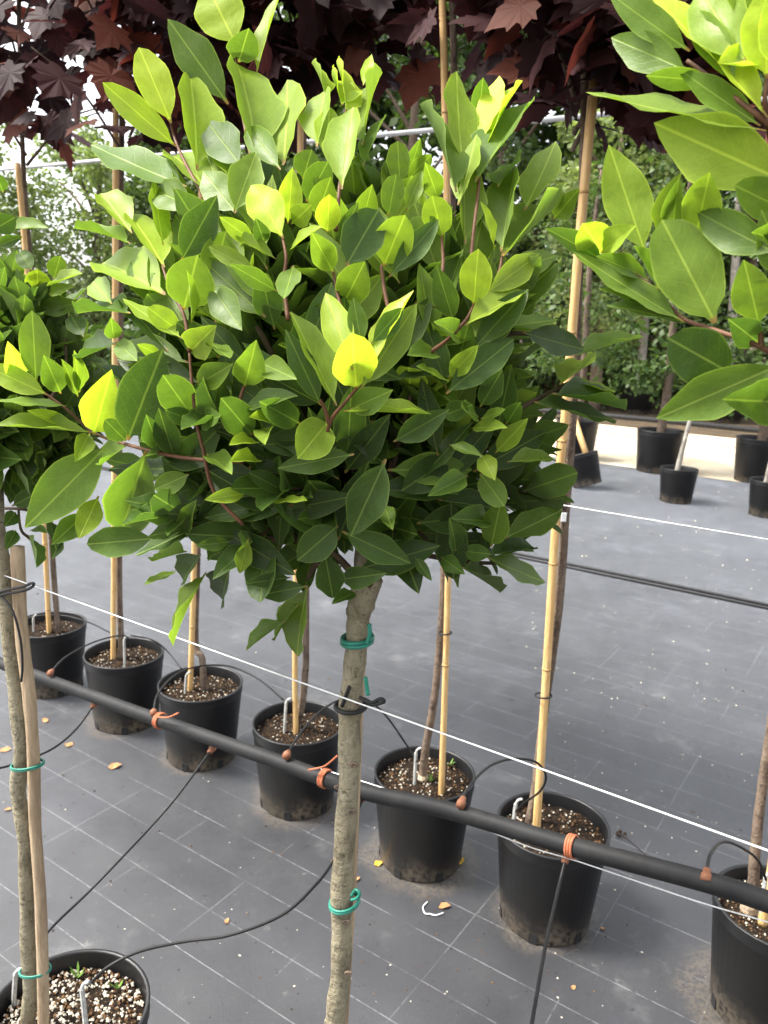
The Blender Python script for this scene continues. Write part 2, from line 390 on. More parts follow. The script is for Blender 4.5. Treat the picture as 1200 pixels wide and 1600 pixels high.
def blob(b, c, r, mi=0, flat=1.0):
    k = [Vector((random.uniform(.7, 1.3), 0, 0)), Vector((0, random.uniform(.7, 1.3), 0)), Vector((-random.uniform(.7, 1.3), 0, 0)), Vector((0, -random.uniform(.7, 1.3), 0)), Vector((0, 0, .9 * flat)), Vector((0, 0, -.9 * flat))]
    rot = Matrix.Rotation(random.uniform(0, 6.28), 3, 'Z') @ (Matrix.Rotation(random.uniform(0, 1.5), 3, 'X') if flat == 1.0 else Matrix.Identity(3))
    b.add([c + rot @ (x * r) for x in k], [(0, 1, 4), (1, 2, 4), (2, 3, 4), (3, 0, 4), (1, 0, 5), (2, 1, 5), (3, 2, 5), (0, 3, 5)], mi)

WHERE = ['beside the peeled wooden post', 'second along from the peeled wooden post', 'in front of the first orange pipe tie',
         'half behind the bare bay trunk', 'with yellow scraps at its foot', 'under the looping drip tube', 'next past the looping drip tube']
for i, p in enumerate(POTS):
    make_pot(p + Vector((0, 0, GZ)), 'round black nursery pot in the maple row, ' + WHERE[i], group='black pots along the irrigation pipe', rz=random.uniform(0, 1), bits=(160, 380, 390, 260, 390, 330, 390)[i])
ROW1 = .655
MAIN_BASE = ont(522, 1640, ROW1); 
LEFT_POT = onz(108, 1606, .235); LEFT_POT.z = 0
make_pot(Vector((LEFT_POT.x, LEFT_POT.y, GZ)), 'black nursery pot full of perlite soil holding the bay tree on a wooden post', bits=1300, soil=.85, group='pots of the bay trees')

# ------------------------------------------------------------------ bay leaves
def bay_mesh(idx, tipround=0.0, fold=.12, curl=.12, wave=.02, seed=0):
    r = random.Random(seed); n = 12; vs = []; uv = []; ed = []; fs = []
    ph1, ph2 = r.uniform(0, 6), r.uniform(0, 6); twist = r.uniform(-.25, .25)
    for i in range(n + 1):
        v = i / n; q = max(0., (v - .07) / .93)
        wd = .5 * (math.sin(math.pi * min(1, q) ** (.92)) ** .78) if q > 0 else 0
        if tipround: wd = wd * (1 - tipround) + tipround * .5 * math.sqrt(max(0, 1 - (abs(q - .56) / .56) ** 2.4 if q < .56 else 1 - ((q - .56) / .44) ** 2.4))
        else: wd *= (1 - .22 * max(0, q - .55) / .45)
        wd *= 1 + .03 * math.sin(v * 16 + ph1)
        if q <= 0: wd = .03
        if i == n: wd = 0.0
        z0 = -curl * (v - .15) ** 2 * (1 if v > .15 else 0)
        for sgn in (-1, 0, 1):
            x = sgn * wd
            z = z0 + fold * abs(x) * 1.7 + (1.7 * wave * math.sin(v * 17 + (ph1 if sgn < 0 else ph2)) * min(1, wd * 3) if sgn else 0)
            z += x * twist * v
            vs.append((x, v, z)); uv.append((.5 + x, v)); ed.append((.5 + .5 * sgn, v))
    for i in range(n):
        for j in range(2):
            a = i * 3 + j
            if i == n - 1: fs.append((a, a + 1, (i + 1) * 3 + 1))
            else: fs.append((a, a + 1, a + 4, a + 3))
    return vs, fs, uv, ed
BAY = [bay_mesh(i, tr, fo, cu, wa, i) for i, (tr, fo, cu, wa) in enumerate([(0, .22, .10, .018), (0, .3, .2, .024), (.5, .16, .08, .014), (0, .12, -.1, .03), (0, .34, .26, .03), (.25, .2, .14, .022), (.75, .12, .06, .014), (0, .45, .1, .035)])]
def add_uv(me, uv, ed):
    li = np.empty(len(me.loops), dtype=np.int32); me.loops.foreach_get('vertex_index', li)
    for nm, arr in (('uv', uv), ('edge', ed)):
        l = me.uv_layers.new(name=nm); l.data.foreach_set('uv', np.asarray(arr, dtype=np.float32)[li].ravel())
BAY_ME = []
for i, (vs, fs, uv, ed) in enumerate(BAY):
    me = bpy.data.meshes.new('bay_leaf'); me.from_pydata(vs, [], fs); me.update(); me.polygons.foreach_set('use_smooth', [True] * len(me.polygons))
    add_uv(me, uv, ed); me.materials.append(MAT['bay_leaf']); BAY_ME.append(me)
def mixc(a, b, k): return tuple(x + (y - x) * k for x, y in zip(a, b))
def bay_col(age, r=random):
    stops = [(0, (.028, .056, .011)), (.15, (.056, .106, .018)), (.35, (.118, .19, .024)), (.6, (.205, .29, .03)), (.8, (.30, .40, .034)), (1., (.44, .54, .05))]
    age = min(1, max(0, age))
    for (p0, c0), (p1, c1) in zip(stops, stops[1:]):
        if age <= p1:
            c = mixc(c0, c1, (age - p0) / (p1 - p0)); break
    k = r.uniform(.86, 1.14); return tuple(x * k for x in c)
def leaf_frame(pb, pt, wd, nrm_hint, phi=0.0):
    y = pt - pb; L = y.length; y = y / L
    n = nrm_hint - y * nrm_hint.dot(y)
    n = n.normalized() if n.length > 1e-4 else y.orthogonal().normalized()
    if phi: n = Matrix.Rotation(phi, 3, y) @ n
    x = y.cross(n); k = min(1.1 * wd, .6 * L)
    return Matrix(((x.x * wd, y.x * L, n.x * k), (x.y * wd, y.y * L, n.y * k), (x.z * wd, y.z * L, n.z * k)))
class Mass:                                                    # leaves too many to keep apart, one mesh
    def __init__(s): s.V = []; s.Fc = []; s.U = []; s.E = []; s.C = []; s.n = 0
    def leaf(s, shape, mat3, loc, col):
        vs, fs, uv, ed = shape
        a = np.asarray(vs) @ np.asarray(mat3).T + np.asarray(loc)
        s.V.append(a); s.Fc += [tuple(i + s.n for i in f) for f in fs]; s.U += uv; s.E += ed; s.C.append(np.tile((*col, 1.), (len(vs), 1))); s.n += len(vs)
    def build(s, name, mat, parent, origin):
        me = bpy.data.meshes.new(name); V = np.concatenate(s.V) - np.asarray(origin)
        me.from_pydata(V.tolist(), [], s.Fc); me.update(); me.polygons.foreach_set('use_smooth', [True] * len(me.polygons))
        if s.U: add_uv(me, s.U, s.E)
        at = me.color_attributes.new('col', 'FLOAT_COLOR', 'POINT'); at.data.foreach_set('color', np.concatenate(s.C).astype(np.float32).ravel())
        me.materials.append(mat); o = bpy.data.objects.new(name, me); COL.objects.link(o); o.parent = parent; o['kind'] = 'stuff'
        return o

def hero_leaves(parent, rows, depth_fn, rnd, min_len=.066, kmin=.30):
    base = Vector(parent.location)
    for (bx, by, tx, ty, wpx, age) in rows:
        mx, my = (bx + tx) / 2, (by + ty) / 2
        db = depth_fn(bx, by) + .012 + rnd.uniform(-.008, .008); dt = depth_fn(tx, ty) + rnd.uniform(-.012, .006)
        pb, pt = atd(bx, by, db), atd(tx, ty, dt); pt = pt + (pt - pb) * .08; pb = pb - (pt - pb) * .03
        L = (pt - pb).length
        if L < min_len:                                        # foreshortened: the tip reaches towards the viewer's side of the crown
            ext = math.sqrt(min_len ** 2 - L ** 2) * .75; pt = atd(tx, ty, dt - ext * .6); pb = atd(bx, by, db + ext * .4); L = (pt - pb).length
        wd = wpx * 1.22 / F_PX * (db + dt) / 2
        ratio = wd / max(L, 1e-3)
        W = max(wd, kmin * L); W = min(W, .82 * L + .004); phi = math.acos(min(1, wd / W)) if wd < W else 0
        view = (CAM - (pb + pt) / 2).normalized()
        best = max((1, -1), key=lambda sg: (Matrix.Rotation(sg * phi, 3, (pt - pb).normalized()) @ view).z)
        m3 = leaf_frame(pb, pt, W, view, best * phi + rnd.uniform(-.15, .15))
        if ratio > .52: sh = rnd.choice((2, 6, 2, 5))
        elif ratio > .3: sh = rnd.choice((0, 1, 3, 5, 0, 4))
        else: sh = rnd.choice((1, 4, 7, 3))
        o = bpy.data.objects.new('leaf', BAY_ME[sh]); COL.objects.link(o); o.parent = parent
        o.matrix_local = Matrix.Translation(pb - base) @ m3.to_4x4(); o.color = (*bay_col(age + (.07 if my < 460 else 0), rnd), 1)  # upper leaves shifted to brighter colour, painting in light through them from behind

def shoot(mass, twigs, start, end, n, size, age_fn, rnd, shapes=BAY):
    d = (end - start); L = d.length; d /= L
    midp = (start + end) / 2 + Vector((rnd.uniform(-.1, .1), rnd.uniform(-.1, .1), -.06)) * L
    path = smooth_path([start, midp, end], 3)
    if twigs is not None: twigs.tube(path, lerp_rad([.0028, .0012], len(path)), 5, 0)
    a0 = rnd.uniform(0, 6.28)
    for k in range(n):
        f = 1 - (k / n) * .62; i = min(len(path) - 2, int(f * (len(path) - 1))); fr = f * (len(path) - 1) - i
        p = path[i].lerp(path[i + 1], fr); t = (path[i + 1] - path[i]).normalized()
        u = t.orthogonal().normalized(); ang = a0 + k * 2.4
        side = (Matrix.Rotation(ang, 3, t) @ u)
        spread = .35 + .75 * (k / n) + rnd.uniform(-.15, .2)
        y = (t * math.cos(spread) + side * math.sin(spread) + Vector((0, 0, .25))).normalized()
        l = size * rnd.uniform(.78, 1.22) * (.75 if k < 2 else 1); nrm = (t * .9 - side * .5 + Vector((0, 0, .6)))
        nrm = nrm + Vector((rnd.uniform(-.4, .4), rnd.uniform(-.4, .4), rnd.uniform(-.2, .3)))
        m3 = leaf_frame(p, p + y * l, l * rnd.uniform(.40, .52), nrm)
        mass.leaf(rnd.choice(shapes), m3, p, bay_col(age_fn(k, n), rnd))

def stems(parent, lst, dfn, r0=.0021, r1=.0013, mat=None):
    for pts in lst:
        P = [atd(x, y, dfn(x, y) + .016) for x, y in pts]
        path = smooth_path(P, 5); b = MB(); b.tube(path, lerp_rad([r1, r0], len(path)), 7, lump=.06); b.build('branch', mat or MAT['twig'], parent)

# ---------------- the bay tree in the middle
MAIN_C = atd(535, 545, .87)
def main_depth(x, y):
    q = 1 - ((x - 530) / 385) ** 2 - ((y - 560) / 430) ** 2
    k = .034 * math.exp(-((x - 548) / 75) ** 2 - ((y - 565) / 85) ** 2)      # the young shoot that stands proud of the crown
    return .87 - k - .19 * math.sqrt(max(0., q)) + (.02 if q < 0 else 0)
trunk_px = [(519, 1640), (524, 1595), (533, 1500), (534, 1385), (545, 1217), (547, 1106), (556, 1020), (561, 960), (566, 925)]
trunk_pts = [ont(x, y, ROW1) for x, y in trunk_px]
MB_BASE = Vector((trunk_pts[0].x, trunk_pts[0].y, GZ))
main = thing('bay_tree', 'bay laurel standard with full glossy round crown on a bare knobbly trunk with green ties', 'tree', MB_BASE)
top_pts = [trunk_pts[-1] + Vector((.0, .0, .05)), MAIN_C + Vector((.03, .0, -.12)), MAIN_C + Vector((.02, .01, -.02))]
tp = smooth_path([Vector((trunk_pts[0].x - .008, trunk_pts[0].y, .2))] + trunk_pts + top_pts, 5)
b = MB(); b.tube(tp, [ (.0125 if i < len(tp) * .5 else .0122 if i < len(tp) * .74 else .011 * max(.35, 1 - (i / len(tp) - .74) * 2.6)) * (1 + .07 * math.sin(i * 1.7) + .04 * math.sin(i * .63 + 2)) for i in range(len(tp))], 14, lump=.035)
trunk_o = b.build('trunk', MAT['bark_bay'], main)
# knots and the swollen head of the trunk
for (x, y, r, sx) in ((552, 1062, .0052, -6), (556, 1100, .005, 4), (541, 1145, .0055, -2), (545, 1195, .006, 8), (535, 1230, .0055, -6), (546, 1268, .005, 4), (528, 1345, .0045, -6), (541, 1440, .0055, 0), (541, 1520, .005, 3)):
    p = ont(x + sx, y, ROW1) + (CAM - ont(x, y, ROW1)).normalized() * .0105
    k = MB(); vs = []; fs = []
    for i in range(5):
        for j in range(10):
            a = 2 * math.pi * j / 10; rr = r * (1, .86, .62, .4, .1)[i]; hh = (0, .0016, .0022, .0012, .0004)[i]
            vs.append((rr * math.cos(a), hh, rr * .62 * math.sin(a)))
    for i in range(4):
        for j in range(10): a_, b_ = i * 10 + j, i * 10 + (j + 1) % 10; fs.append((a_, b_, b_ + 10, a_ + 10))
    k.add([p + Vector((v[0], -v[1], v[2])) for v in vs], fs); k.build('knot', MAT['bark_maple'], trunk_o)
hd = MB(); hp = [ont(558, 962, ROW1), ont(566, 940, ROW1), ont(580, 918, ROW1), ont(592, 905, ROW1)]
hd.tube(smooth_path(hp, 4), lerp_rad([.0125, .0145, .010, .005], 13), 12, lump=.1); hd.build('branch_collar', MAT['bark_bay'], main)

HERO = [(266,189,220,80,45,.85),(272,226,168,135,35,.65),(307,261,302,113,50,.55),(286,290,153,236,42,.15),(331,307,274,235,45,.45),(354,159,268,37,50,.2),
(400,240,379,92,70,.42),(375,257,329,197,50,.1),(367,330,323,274,45,.3),(367,330,398,242,45,.4),(304,326,242,295,45,.3),(368,68,325,-20,65,.7),(373,97,388,47,40,.2),
(402,113,433,-9,14,.6),(444,253,453,138,50,.55),(437,263,387,197,35,.25),(496,226,504,138,34,.5),(510,245,515,170,36,.7),(540,172,535,100,27,1.),(533,163,523,122,18,.8),
(569,222,582,112,33,.45),(567,134,581,86,15,.7),(535,292,549,172,44,.45),(508,149,494,97,10,.6),(569,257,598,180,22,.18),(473,280,487,234,50,.25),(479,315,512,253,36,.2),
(450,349,457,263,32,.75),(441,370,394,290,48,.82),(512,363,514,305,32,.85),(455,350,489,318,30,.55),(521,426,487,363,34,.4),(541,415,591,327,55,.02),(539,470,568,413,45,.36),
(458,415,444,470,28,.22),(431,405,360,357,17,.55),(433,455,360,413,25,.25),(452,392,500,351,8,.6),(414,380,400,342,22,.05),(529,380,560,315,20,.15),(568,342,581,290,28,.4),(495,338,516,280,36,.35),
(722,255,710,125,46,.5),(710,295,671,162,26,.2),(747,182,755,124,24,.15),(750,222,780,129,34,1.),(755,240,805,125,26,.7),(747,280,825,152,44,.15),(717,317,745,220,30,.5),(822,325,866,232,42,.4),
(785,390,802,267,42,.3),(790,397,871,315,40,.3),(772,385,754,314,10,.65),(692,370,675,306,38,.55),(600,415,632,337,50,.5),(610,430,682,347,32,.08),(625,287,621,220,30,.35),(607,337,619,272,30,.3),
(635,330,660,265,22,.4),(685,312,665,255,28,.4),(637,280,674,242,22,.4),(642,262,656,220,20,.25),(780,290,807,247,22,.15),(865,342,902,298,30,.3),
(740,477,747,390,42,.7),(762,457,839,399,36,.6),(730,507,819,450,25,.65),(790,425,862,402,32,.35),(709,502,682,417,34,.15),(701,590,746,541,26,.55),(700,612,797,534,42,.1),(720,530,685,502,22,.35),
(685,555,640,550,16,.35),(702,595,649,575,14,.5),(740,545,821,455,40,.1),(780,510,865,502,14,.25),(820,520,905,545,36,.1),(877,600,925,563,24,.55),(900,557,1000,520,20,.3),(840,630,953,660,20,.1),
(867,617,973,635,16,.1),(900,597,957,613,10,.5),(795,722,868,715,16,.4),(615,690,701,641,34,.1),(774,708,824,654,26,.5),(736,669,790,666,16,.45),(752,710,773,749,26,.6),(750,740,788,791,32,.3),
(731,743,670,774,28,.2),(768,815,710,810,28,.15),(768,852,782,785,38,.3),(791,840,871,802,34,.3),(763,868,835,856,22,.05),(763,872,844,909,22,.3),(724,889,780,921,10,.1),(689,870,724,896,22,.15),
(648,870,674,907,14,.1),(712,861,706,812,20,.05),(724,861,766,866,22,.15),(791,662,815,626,24,.15),(750,655,791,640,14,.35),(748,651,717,636,18,.3),(689,650,740,632,26,.1),(750,636,785,578,30,.12),
(702,695,752,710,14,.3),(513,658,467,714,52,.55),(550,710,442,730,34,.2),(601,721,551,831,52,.12),(541,643,665,644,18,.6),(545,640,612,610,36,.3),(557,607,550,523,58,1.),(550,575,510,462,40,.75),
(565,605,646,482,44,.55),(580,575,640,460,24,.95),(523,630,460,495,34,.5),(500,630,450,523,34,.12),(565,540,552,465,26,.25),(580,537,630,480,28,.15),(408,567,459,590,32,.35),(382,604,400,537,42,.4),
(307,602,362,569,34,.35),(296,550,333,513,42,.65),(395,680,346,623,42,.2),(404,692,361,690,14,.7),(407,721,360,719,13,.65),(322,710,361,734,24,.35),(300,650,255,587,46,.25),(201,684,248,561,66,.15),
(147,677,171,589,50,.85),(56,594,51,493,38,.4),(95,615,69,556,32,.3),(122,620,99,563,18,.45),(124,613,119,551,18,.5),(31,592,14,539,28,1.),(71,615,-14,575,32,.65),(102,634,0,628,12,.35),
(107,665,43,641,14,.75),(140,676,0,663,17,.5),(164,699,49,815,62,.3),(228,708,189,834,66,.3),(154,775,122,843,32,.6),(133,803,82,850,30,.2),(240,841,140,850,40,.2),(140,677,119,718,25,.5),
(197,698,160,722,20,.3),(197,689,164,656,26,.2),(272,714,248,639,34,.1),(248,701,229,650,30,.12),(326,532,359,563,20,.35),(307,660,259,641,24,.15),(311,660,348,650,26,.2),(382,638,455,617,22,.2),
(469,662,408,628,36,.2),(432,665,391,650,14,.65),(421,667,411,688,18,.5),(204,363,160,303,38,.65),(254,415,206,330,46,.65),(254,459,158,400,58,.5),(285,405,335,313,46,.05),(287,484,308,401,62,.35),
(299,505,297,424,10,.5),(254,380,240,292,28,.5),(283,520,231,480,30,.75),(283,528,198,474,26,.55),(331,447,373,509,40,.25),(400,380,342,338,24,.55),(400,424,325,384,22,.5),(200,380,122,349,14,.3),
(174,474,144,438,32,.45),(200,490,124,478,22,.2),(178,530,174,498,22,.3),(180,538,124,558,18,.15),(182,534,212,562,26,.35),(253,557,213,537,16,.55),(386,771,321,780,20,.6),(421,783,481,785,12,.6),
(528,821,465,876,44,.12),(507,863,521,937,38,.1),(531,905,599,897,30,.08),(538,832,635,877,38,.1),(481,919,458,1022,38,.35),(444,972,386,1013,14,.25),(465,947,426,995,18,.3),(454,902,384,912,20,.03),
(479,916,404,930,28,.1),(388,842,374,897,22,.55),(360,888,341,940,30,.03),(276,891,225,916,10,.4),(321,898,264,1000,10,.45),(314,867,285,905,26,.15),(290,863,241,874,12,.3),(293,839,304,786,22,.25),
(360,846,307,853,18,.2),(556,926,521,940,18,.1),(601,790,612,825,22,.25),(295,741,241,765,28,.35)]
rn = random.Random(11)
hero_leaves(main, HERO, main_depth, rn)
SEC = []
while len(SEC) < 102:
    x, y = rn.uniform(190, 850), rn.uniform(190, 890)
    if 1 - ((x - 525) / 350) ** 2 - ((y - 560) / 365) ** 2 < .06: continue
    dx, dy = (x - 535) / 330 + rn.gauss(0, .5), (y - 690) / 300 + rn.gauss(0, .35) - .35; l = math.hypot(dx, dy); L_ = rn.uniform(85, 128)
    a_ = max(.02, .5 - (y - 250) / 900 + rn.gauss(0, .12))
    SEC.append((x - dx / l * L_ * .5, y - dy / l * L_ * .5, x + dx / l * L_ * .5, y + dy / l * L_ * .5, rn.uniform(22, 46), a_))
hero_leaves(main, SEC, lambda x, y: main_depth(x, y) + .035 + .03 * math.exp(-((x - 548) / 90) ** 2 - ((y - 565) / 100) ** 2), rn)
stems(main, [[(557,607),(540,628),(516,660),(503,712)],[(71,615),(105,640),(147,676),(200,695),(285,715),(380,722)],[(296,550),(300,600),(306,655),(318,705),(335,770),(380,820)],
 [(366,60),(370,100),(378,170),(395,260)],[(266,189),(276,225),(300,275),(340,340)],[(441,370),(447,402),(444,440),(450,500)],[(740,477),(728,500),(700,530),(670,552)],[(254,415),(264,445),(288,495),(296,550)],
 [(540,172),(537,240),(530,300),(525,360)],[(750,222),(748,290),(738,380),(735,440)],[(596,415),(600,450),(615,520)],[(521,426),(530,470),(545,520)],[(382,604),(376,622),(372,660)],
 [(500,625),(508,640),(514,662)],[(785,395),(780,425),(760,470)],[(690,372),(692,420),(680,480)]], main_depth)
stems(main, [[(905,590),(850,618),(800,645),(740,680),(650,760)],[(780,880),(720,878),(650,866),(600,880),(575,915)],[(330,872),(420,845),(500,850),(560,905)],[(470,950),(482,905),(500,880),(555,915)],
 [(860,525),(790,522),(740,560)],[(430,700),(425,760),(440,820),(530,890)],[(610,720),(600,800),(580,900)],[(300,840),(380,835),(470,850)]], lambda x, y: main_depth(x, y) * .55 + .87 * .45, .0042, .0018, MAT['twig_dark'])
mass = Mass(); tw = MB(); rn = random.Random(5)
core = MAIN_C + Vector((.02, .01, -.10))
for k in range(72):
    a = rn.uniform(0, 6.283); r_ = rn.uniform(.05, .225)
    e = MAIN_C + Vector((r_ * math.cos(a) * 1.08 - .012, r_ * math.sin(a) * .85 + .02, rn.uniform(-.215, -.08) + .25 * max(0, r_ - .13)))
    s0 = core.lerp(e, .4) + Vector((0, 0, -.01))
    shoot(mass, tw, s0, e, rn.choice((7, 8, 9)), .07, lambda k_, n_: rn.uniform(0, .16), rn)  # low ages darken this fill too, adding shade between the outer leaves
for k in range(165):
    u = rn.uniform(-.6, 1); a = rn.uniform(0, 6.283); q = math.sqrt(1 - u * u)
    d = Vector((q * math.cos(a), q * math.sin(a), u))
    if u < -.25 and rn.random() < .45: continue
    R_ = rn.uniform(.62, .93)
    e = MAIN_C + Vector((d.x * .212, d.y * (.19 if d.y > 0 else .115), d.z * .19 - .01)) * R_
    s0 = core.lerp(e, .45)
    inner_dark = R_ < .8  # inner leaves coloured darker, painting deeper shade into the crown gaps
    shoot(mass, tw, s0, e, rn.choice((8, 9, 10, 11)), .074, (lambda k_, n_: rn.uniform(-.05, .16)) if inner_dark else (lambda k_, n_: rn.uniform(.12, .45) + (.2 if k_ < 2 else 0)), rn)
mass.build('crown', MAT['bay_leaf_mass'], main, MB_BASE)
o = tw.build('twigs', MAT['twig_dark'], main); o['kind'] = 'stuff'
# main limbs inside the crown
for k in range(12):
    a = k / 12 * 6.283; b = MB(); e = MAIN_C + Vector((math.cos(a) * .15, math.sin(a) * .13, rn.uniform(-.1, .14)))
    st_ = tp[-10 + k % 5]; path = smooth_path([st_, st_.lerp(e, .5) + Vector((0, 0, -.02)), e], 5); b.tube(path, lerp_rad([.006, .0025], len(path)), 7, lump=.08); b.build('limb', MAT['twig_dark'], main)
make_pot(Vector((MB_BASE.x, MB_BASE.y, GZ)), 'black nursery pot standing under the bay tree with green ties', bits=200, group='pots of the bay trees')
# its stake, seen as a strip behind the trunk
ms_pts = [ont(x + 15, y, ROW1 + .018) for x, y in ((519, 1640), (534, 1385), (541, 1180), (545, 1090), (549, 1010))]
stk = thing('wooden_stake', 'thin brown stake tied behind the bare bay trunk', 'stake', (ms_pts[0].x, ms_pts[0].y, .2))
b = MB(); b.tube([Vector((ms_pts[0].x, ms_pts[0].y, .2))] + ms_pts, .0065, 8, lump=.05); b.build('shaft', MAT['post'], stk)

def ring(name, pts_c, rx, mat, parent, thick=.0025, tilt=0.0, ry=None, view=None, turns=1, strap=None):
    b = MB(); c = Vector(pts_c); ry = ry or rx
    for k in range(turns):
        path = []
        for j in range(25):
            a = 2 * math.pi * j / 24; path.append(c + Vector((rx * math.cos(a), ry * math.sin(a), tilt * math.cos(a) + k * thick * 1.7)))
        b.tube(path, thick, 7, caps=False)
    return b.build(name, mat, parent)
gt = ring('green_tie', ont(558, 1002, ROW1), .0165, MAT['green_tie'], main, .0024, .002, turns=2)
for pts in ([(577, 975, .002), (578, 992, 0), (573, 1005, 0)], [(571, 1058, 0), (573, 1072, 0), (575, 1086, .0)]):
    b = MB(); b.tube(smooth_path([ont(x, y, ROW1 - .012) for x, y, _ in pts], 4), .0024, 6); b.build('tie_end', MAT['green_tie'], gt)
g2 = ring('green_tie', ont(538, 1411, ROW1), .0172, MAT['green_tie'], main, .0017, .004, turns=2)
b = MB(); kp = [ont(x, y, ROW1 - .012) for x, y in ((549, 1400), (556, 1390), (562, 1397), (556, 1404), (549, 1406))]; b.tube(smooth_path(kp, 4), .0018, 6); b.build('tie_end', MAT['green_tie'], g2)
bt = ring('rubber_tie', ont(548, 1103, ROW1), .0168, MAT['rubber'], main, .0026, .001, turns=1)
for pts in ([(546, 1073), (540, 1088), (534, 1104)], [(562, 1106), (580, 1102), (600, 1097), (594, 1092), (580, 1098), (562, 1090)]):
    b = MB(); b.tube(smooth_path([ont(x, y, ROW1 - .014) for x, y in pts], 4), .0021, 6); b.build('tie_end', MAT['rubber'], bt)

# ---------------- the bay tree at the right edge (nearer along the same row)
RIGHT_AT = ST(.20, ROW1)
right = thing('bay_tree', 'bay laurel whose large pale leaves reach past the row of maples', 'tree', Vector((RIGHT_AT.x, RIGHT_AT.y, GZ)))
RC = Vector((RIGHT_AT.x - .02, RIGHT_AT.y + .06, 1.53))
def right_depth(x, y):
    return .60 - .10 * max(0, min(1, (x - 900) / 320)) - (.03 if y < 220 else 0)
RHERO = [(1223,281,1035,198,86,.5),(1187,203,932,155,30,.3),(1074,110,961,61,46,.12),(1074,77,959,-5,40,.15),(1193,178,1034,-5,40,.8),(1164,95,1092,-18,70,.35),(1198,122,1196,-22,60,1.),
(1110,126,1011,119,28,.2),(1180,110,1124,95,14,1.),(1184,194,1067,115,35,.15),(1007,392,955,240,60,.4),(1115,500,1040,354,82,.25),(1025,366,1063,270,26,.35),(1051,357,1060,281,30,.2),
(1089,363,1107,275,50,.4),(1214,395,1092,334,50,.08),(943,395,911,351,46,.55),(940,395,987,354,30,.45),(943,407,856,356,26,.05),(1063,500,905,404,26,.15),(1054,500,946,450,18,.2),
(1077,506,958,474,22,.1),(1144,584,1045,529,70,.02),(1217,570,1037,649,60,.2),(1187,511,1162,404,50,.25),(1185,535,1140,500,40,.05),(1214,628,1144,625,60,.15),(1028,453,993,383,18,.1),
(1013,436,935,398,24,.2),(1206,372,1177,363,30,.2),(1240,120,1210,-30,60,.9),(1250,60,1130,-60,60,.4),(1230,330,1150,290,50,.2),(1240,440,1190,330,50,.15),(1230,560,1260,430,50,.2),(1150,130,1080,20,40,.25)]
hero_leaves(right, [(*r_[:5], min(1, r_[5] + .09)) for r_ in RHERO], right_depth, random.Random(3), .06)  # ages raised so the leaf colour itself carries the overexposed paleness
stems(right, [[(1025,452),(1063,495),(1115,515),(1190,543),(1300,600)],[(1198,122),(1196,170),(1215,240),(1300,330)],[(1074,95),(1120,130),(1190,185),(1290,260)],[(1187,511),(1190,545)],[(943,400),(985,425),(1025,455)]], right_depth)
rt_pts = [Vector((RIGHT_AT.x, RIGHT_AT.y, .2)), Vector((RIGHT_AT.x + .01, RIGHT_AT.y, .7)), Vector((RIGHT_AT.x - .005, RIGHT_AT.y, 1.2)), RC + Vector((.02, -.02, -.08))]
pth = smooth_path(rt_pts, 6); b = MB(); b.tube(pth, lerp_rad([.0145, .014, .0125, .008], len(pth)), 12, lump=.05); b.build('trunk', MAT['bark_bay'], right)
mass = Mass(); tw = MB(); rn = random.Random(21)
for k in range(95):
    u = rn.uniform(-.7, 1); a = rn.uniform(0, 6.283); q = math.sqrt(1 - u * u); d = Vector((q * math.cos(a), q * math.sin(a), u)); 
    e = RC + Vector((d.x * .21, d.y * .2, d.z * .25)) * rn.uniform(.5, 1)
    rel = ROT.transposed() @ (e - CAM); pxx = CX + F_PX * rel.x / max(rel.z, .05)
    if pxx < 1230 and rel.z < .62: continue
    shoot(mass, tw, RC.lerp(e, .4) + Vector((0, 0, -.03)), e, 8, .074, lambda k_, n_: rn.uniform(.03, .4), rn)
mass.build('crown', MAT['bay_leaf_mass'], right, right.location); o = tw.build('twigs', MAT['twig_dark'], right); o['kind'] = 'stuff'
make_pot(Vector((RIGHT_AT.x, RIGHT_AT.y, GZ)), 'black nursery pot under the large-leaved bay laurel at the end of the wire', bits=120, group='pots of the bay trees')

# ---------------- the bay tree with the wooden post (farther along the same row)
lt_px = [(43, 1600), (47, 1550), (43, 1450), (42, 1363), (38, 1293), (28, 1235), (34, 1170), (25, 1080), (15, 980), (3, 863), (-4, 780)]
lt = [ont(x, y, .64) for x, y in lt_px]
left = thing('bay_tree', 'darker bay laurel tied to a thick peeled post in a perlite-strewn pot', 'tree', Vector((lt[0].x, lt[0].y, .2)))
LC = atd(-12, 600, 1.22)
pth = smooth_path([Vector((lt[0].x, lt[0].y, .2))] + lt + [LC + Vector((0, 0, -.02))], 4)
b = MB(); b.tube(pth, [.0128 * (1 + .08 * math.sin(i * 1.3)) * (1 if i < len(pth) * .8 else .7) for i in range(len(pth))], 12, lump=.04); b.build('trunk', MAT['bark_bay'], left)
def left_depth(x, y): return 1.13 + .03 * math.sin(x * .07 + y * .05)
LHERO = [(60,458,58,424,30,.7),(84,436,94,400,24,.3),(72,452,120,425,10,.5),(48,470,0,406,22,.15),(32,498,-5,430,34,.1),(56,484,122,474,24,.3),(76,460,112,448,14,.35),(50,422,30,392,22,.15),(12,358,70,355,16,.3),
(-8,358,22,340,28,.05),(-4,384,33,370,16,.1),(130,525,112,495,26,.1),(138,522,166,511,12,.15),(10,670,45,740,40,.02),(18,726,47,770,8,.05),(30,785,12,755,20,.03),(20,790,72,763,24,.05),(25,800,8,822,20,.03),
(25,828,10,857,18,.05),(45,838,58,882,13,.15),(48,828,72,830,10,.2),(78,815,88,850,18,.03),(95,840,82,873,16,.05),(5,300,-10,265,20,.1),(0,640,40,690,30,.02),(20,600,70,640,22,.04)]
hero_leaves(left, LHERO, left_depth, random.Random(4), .05)
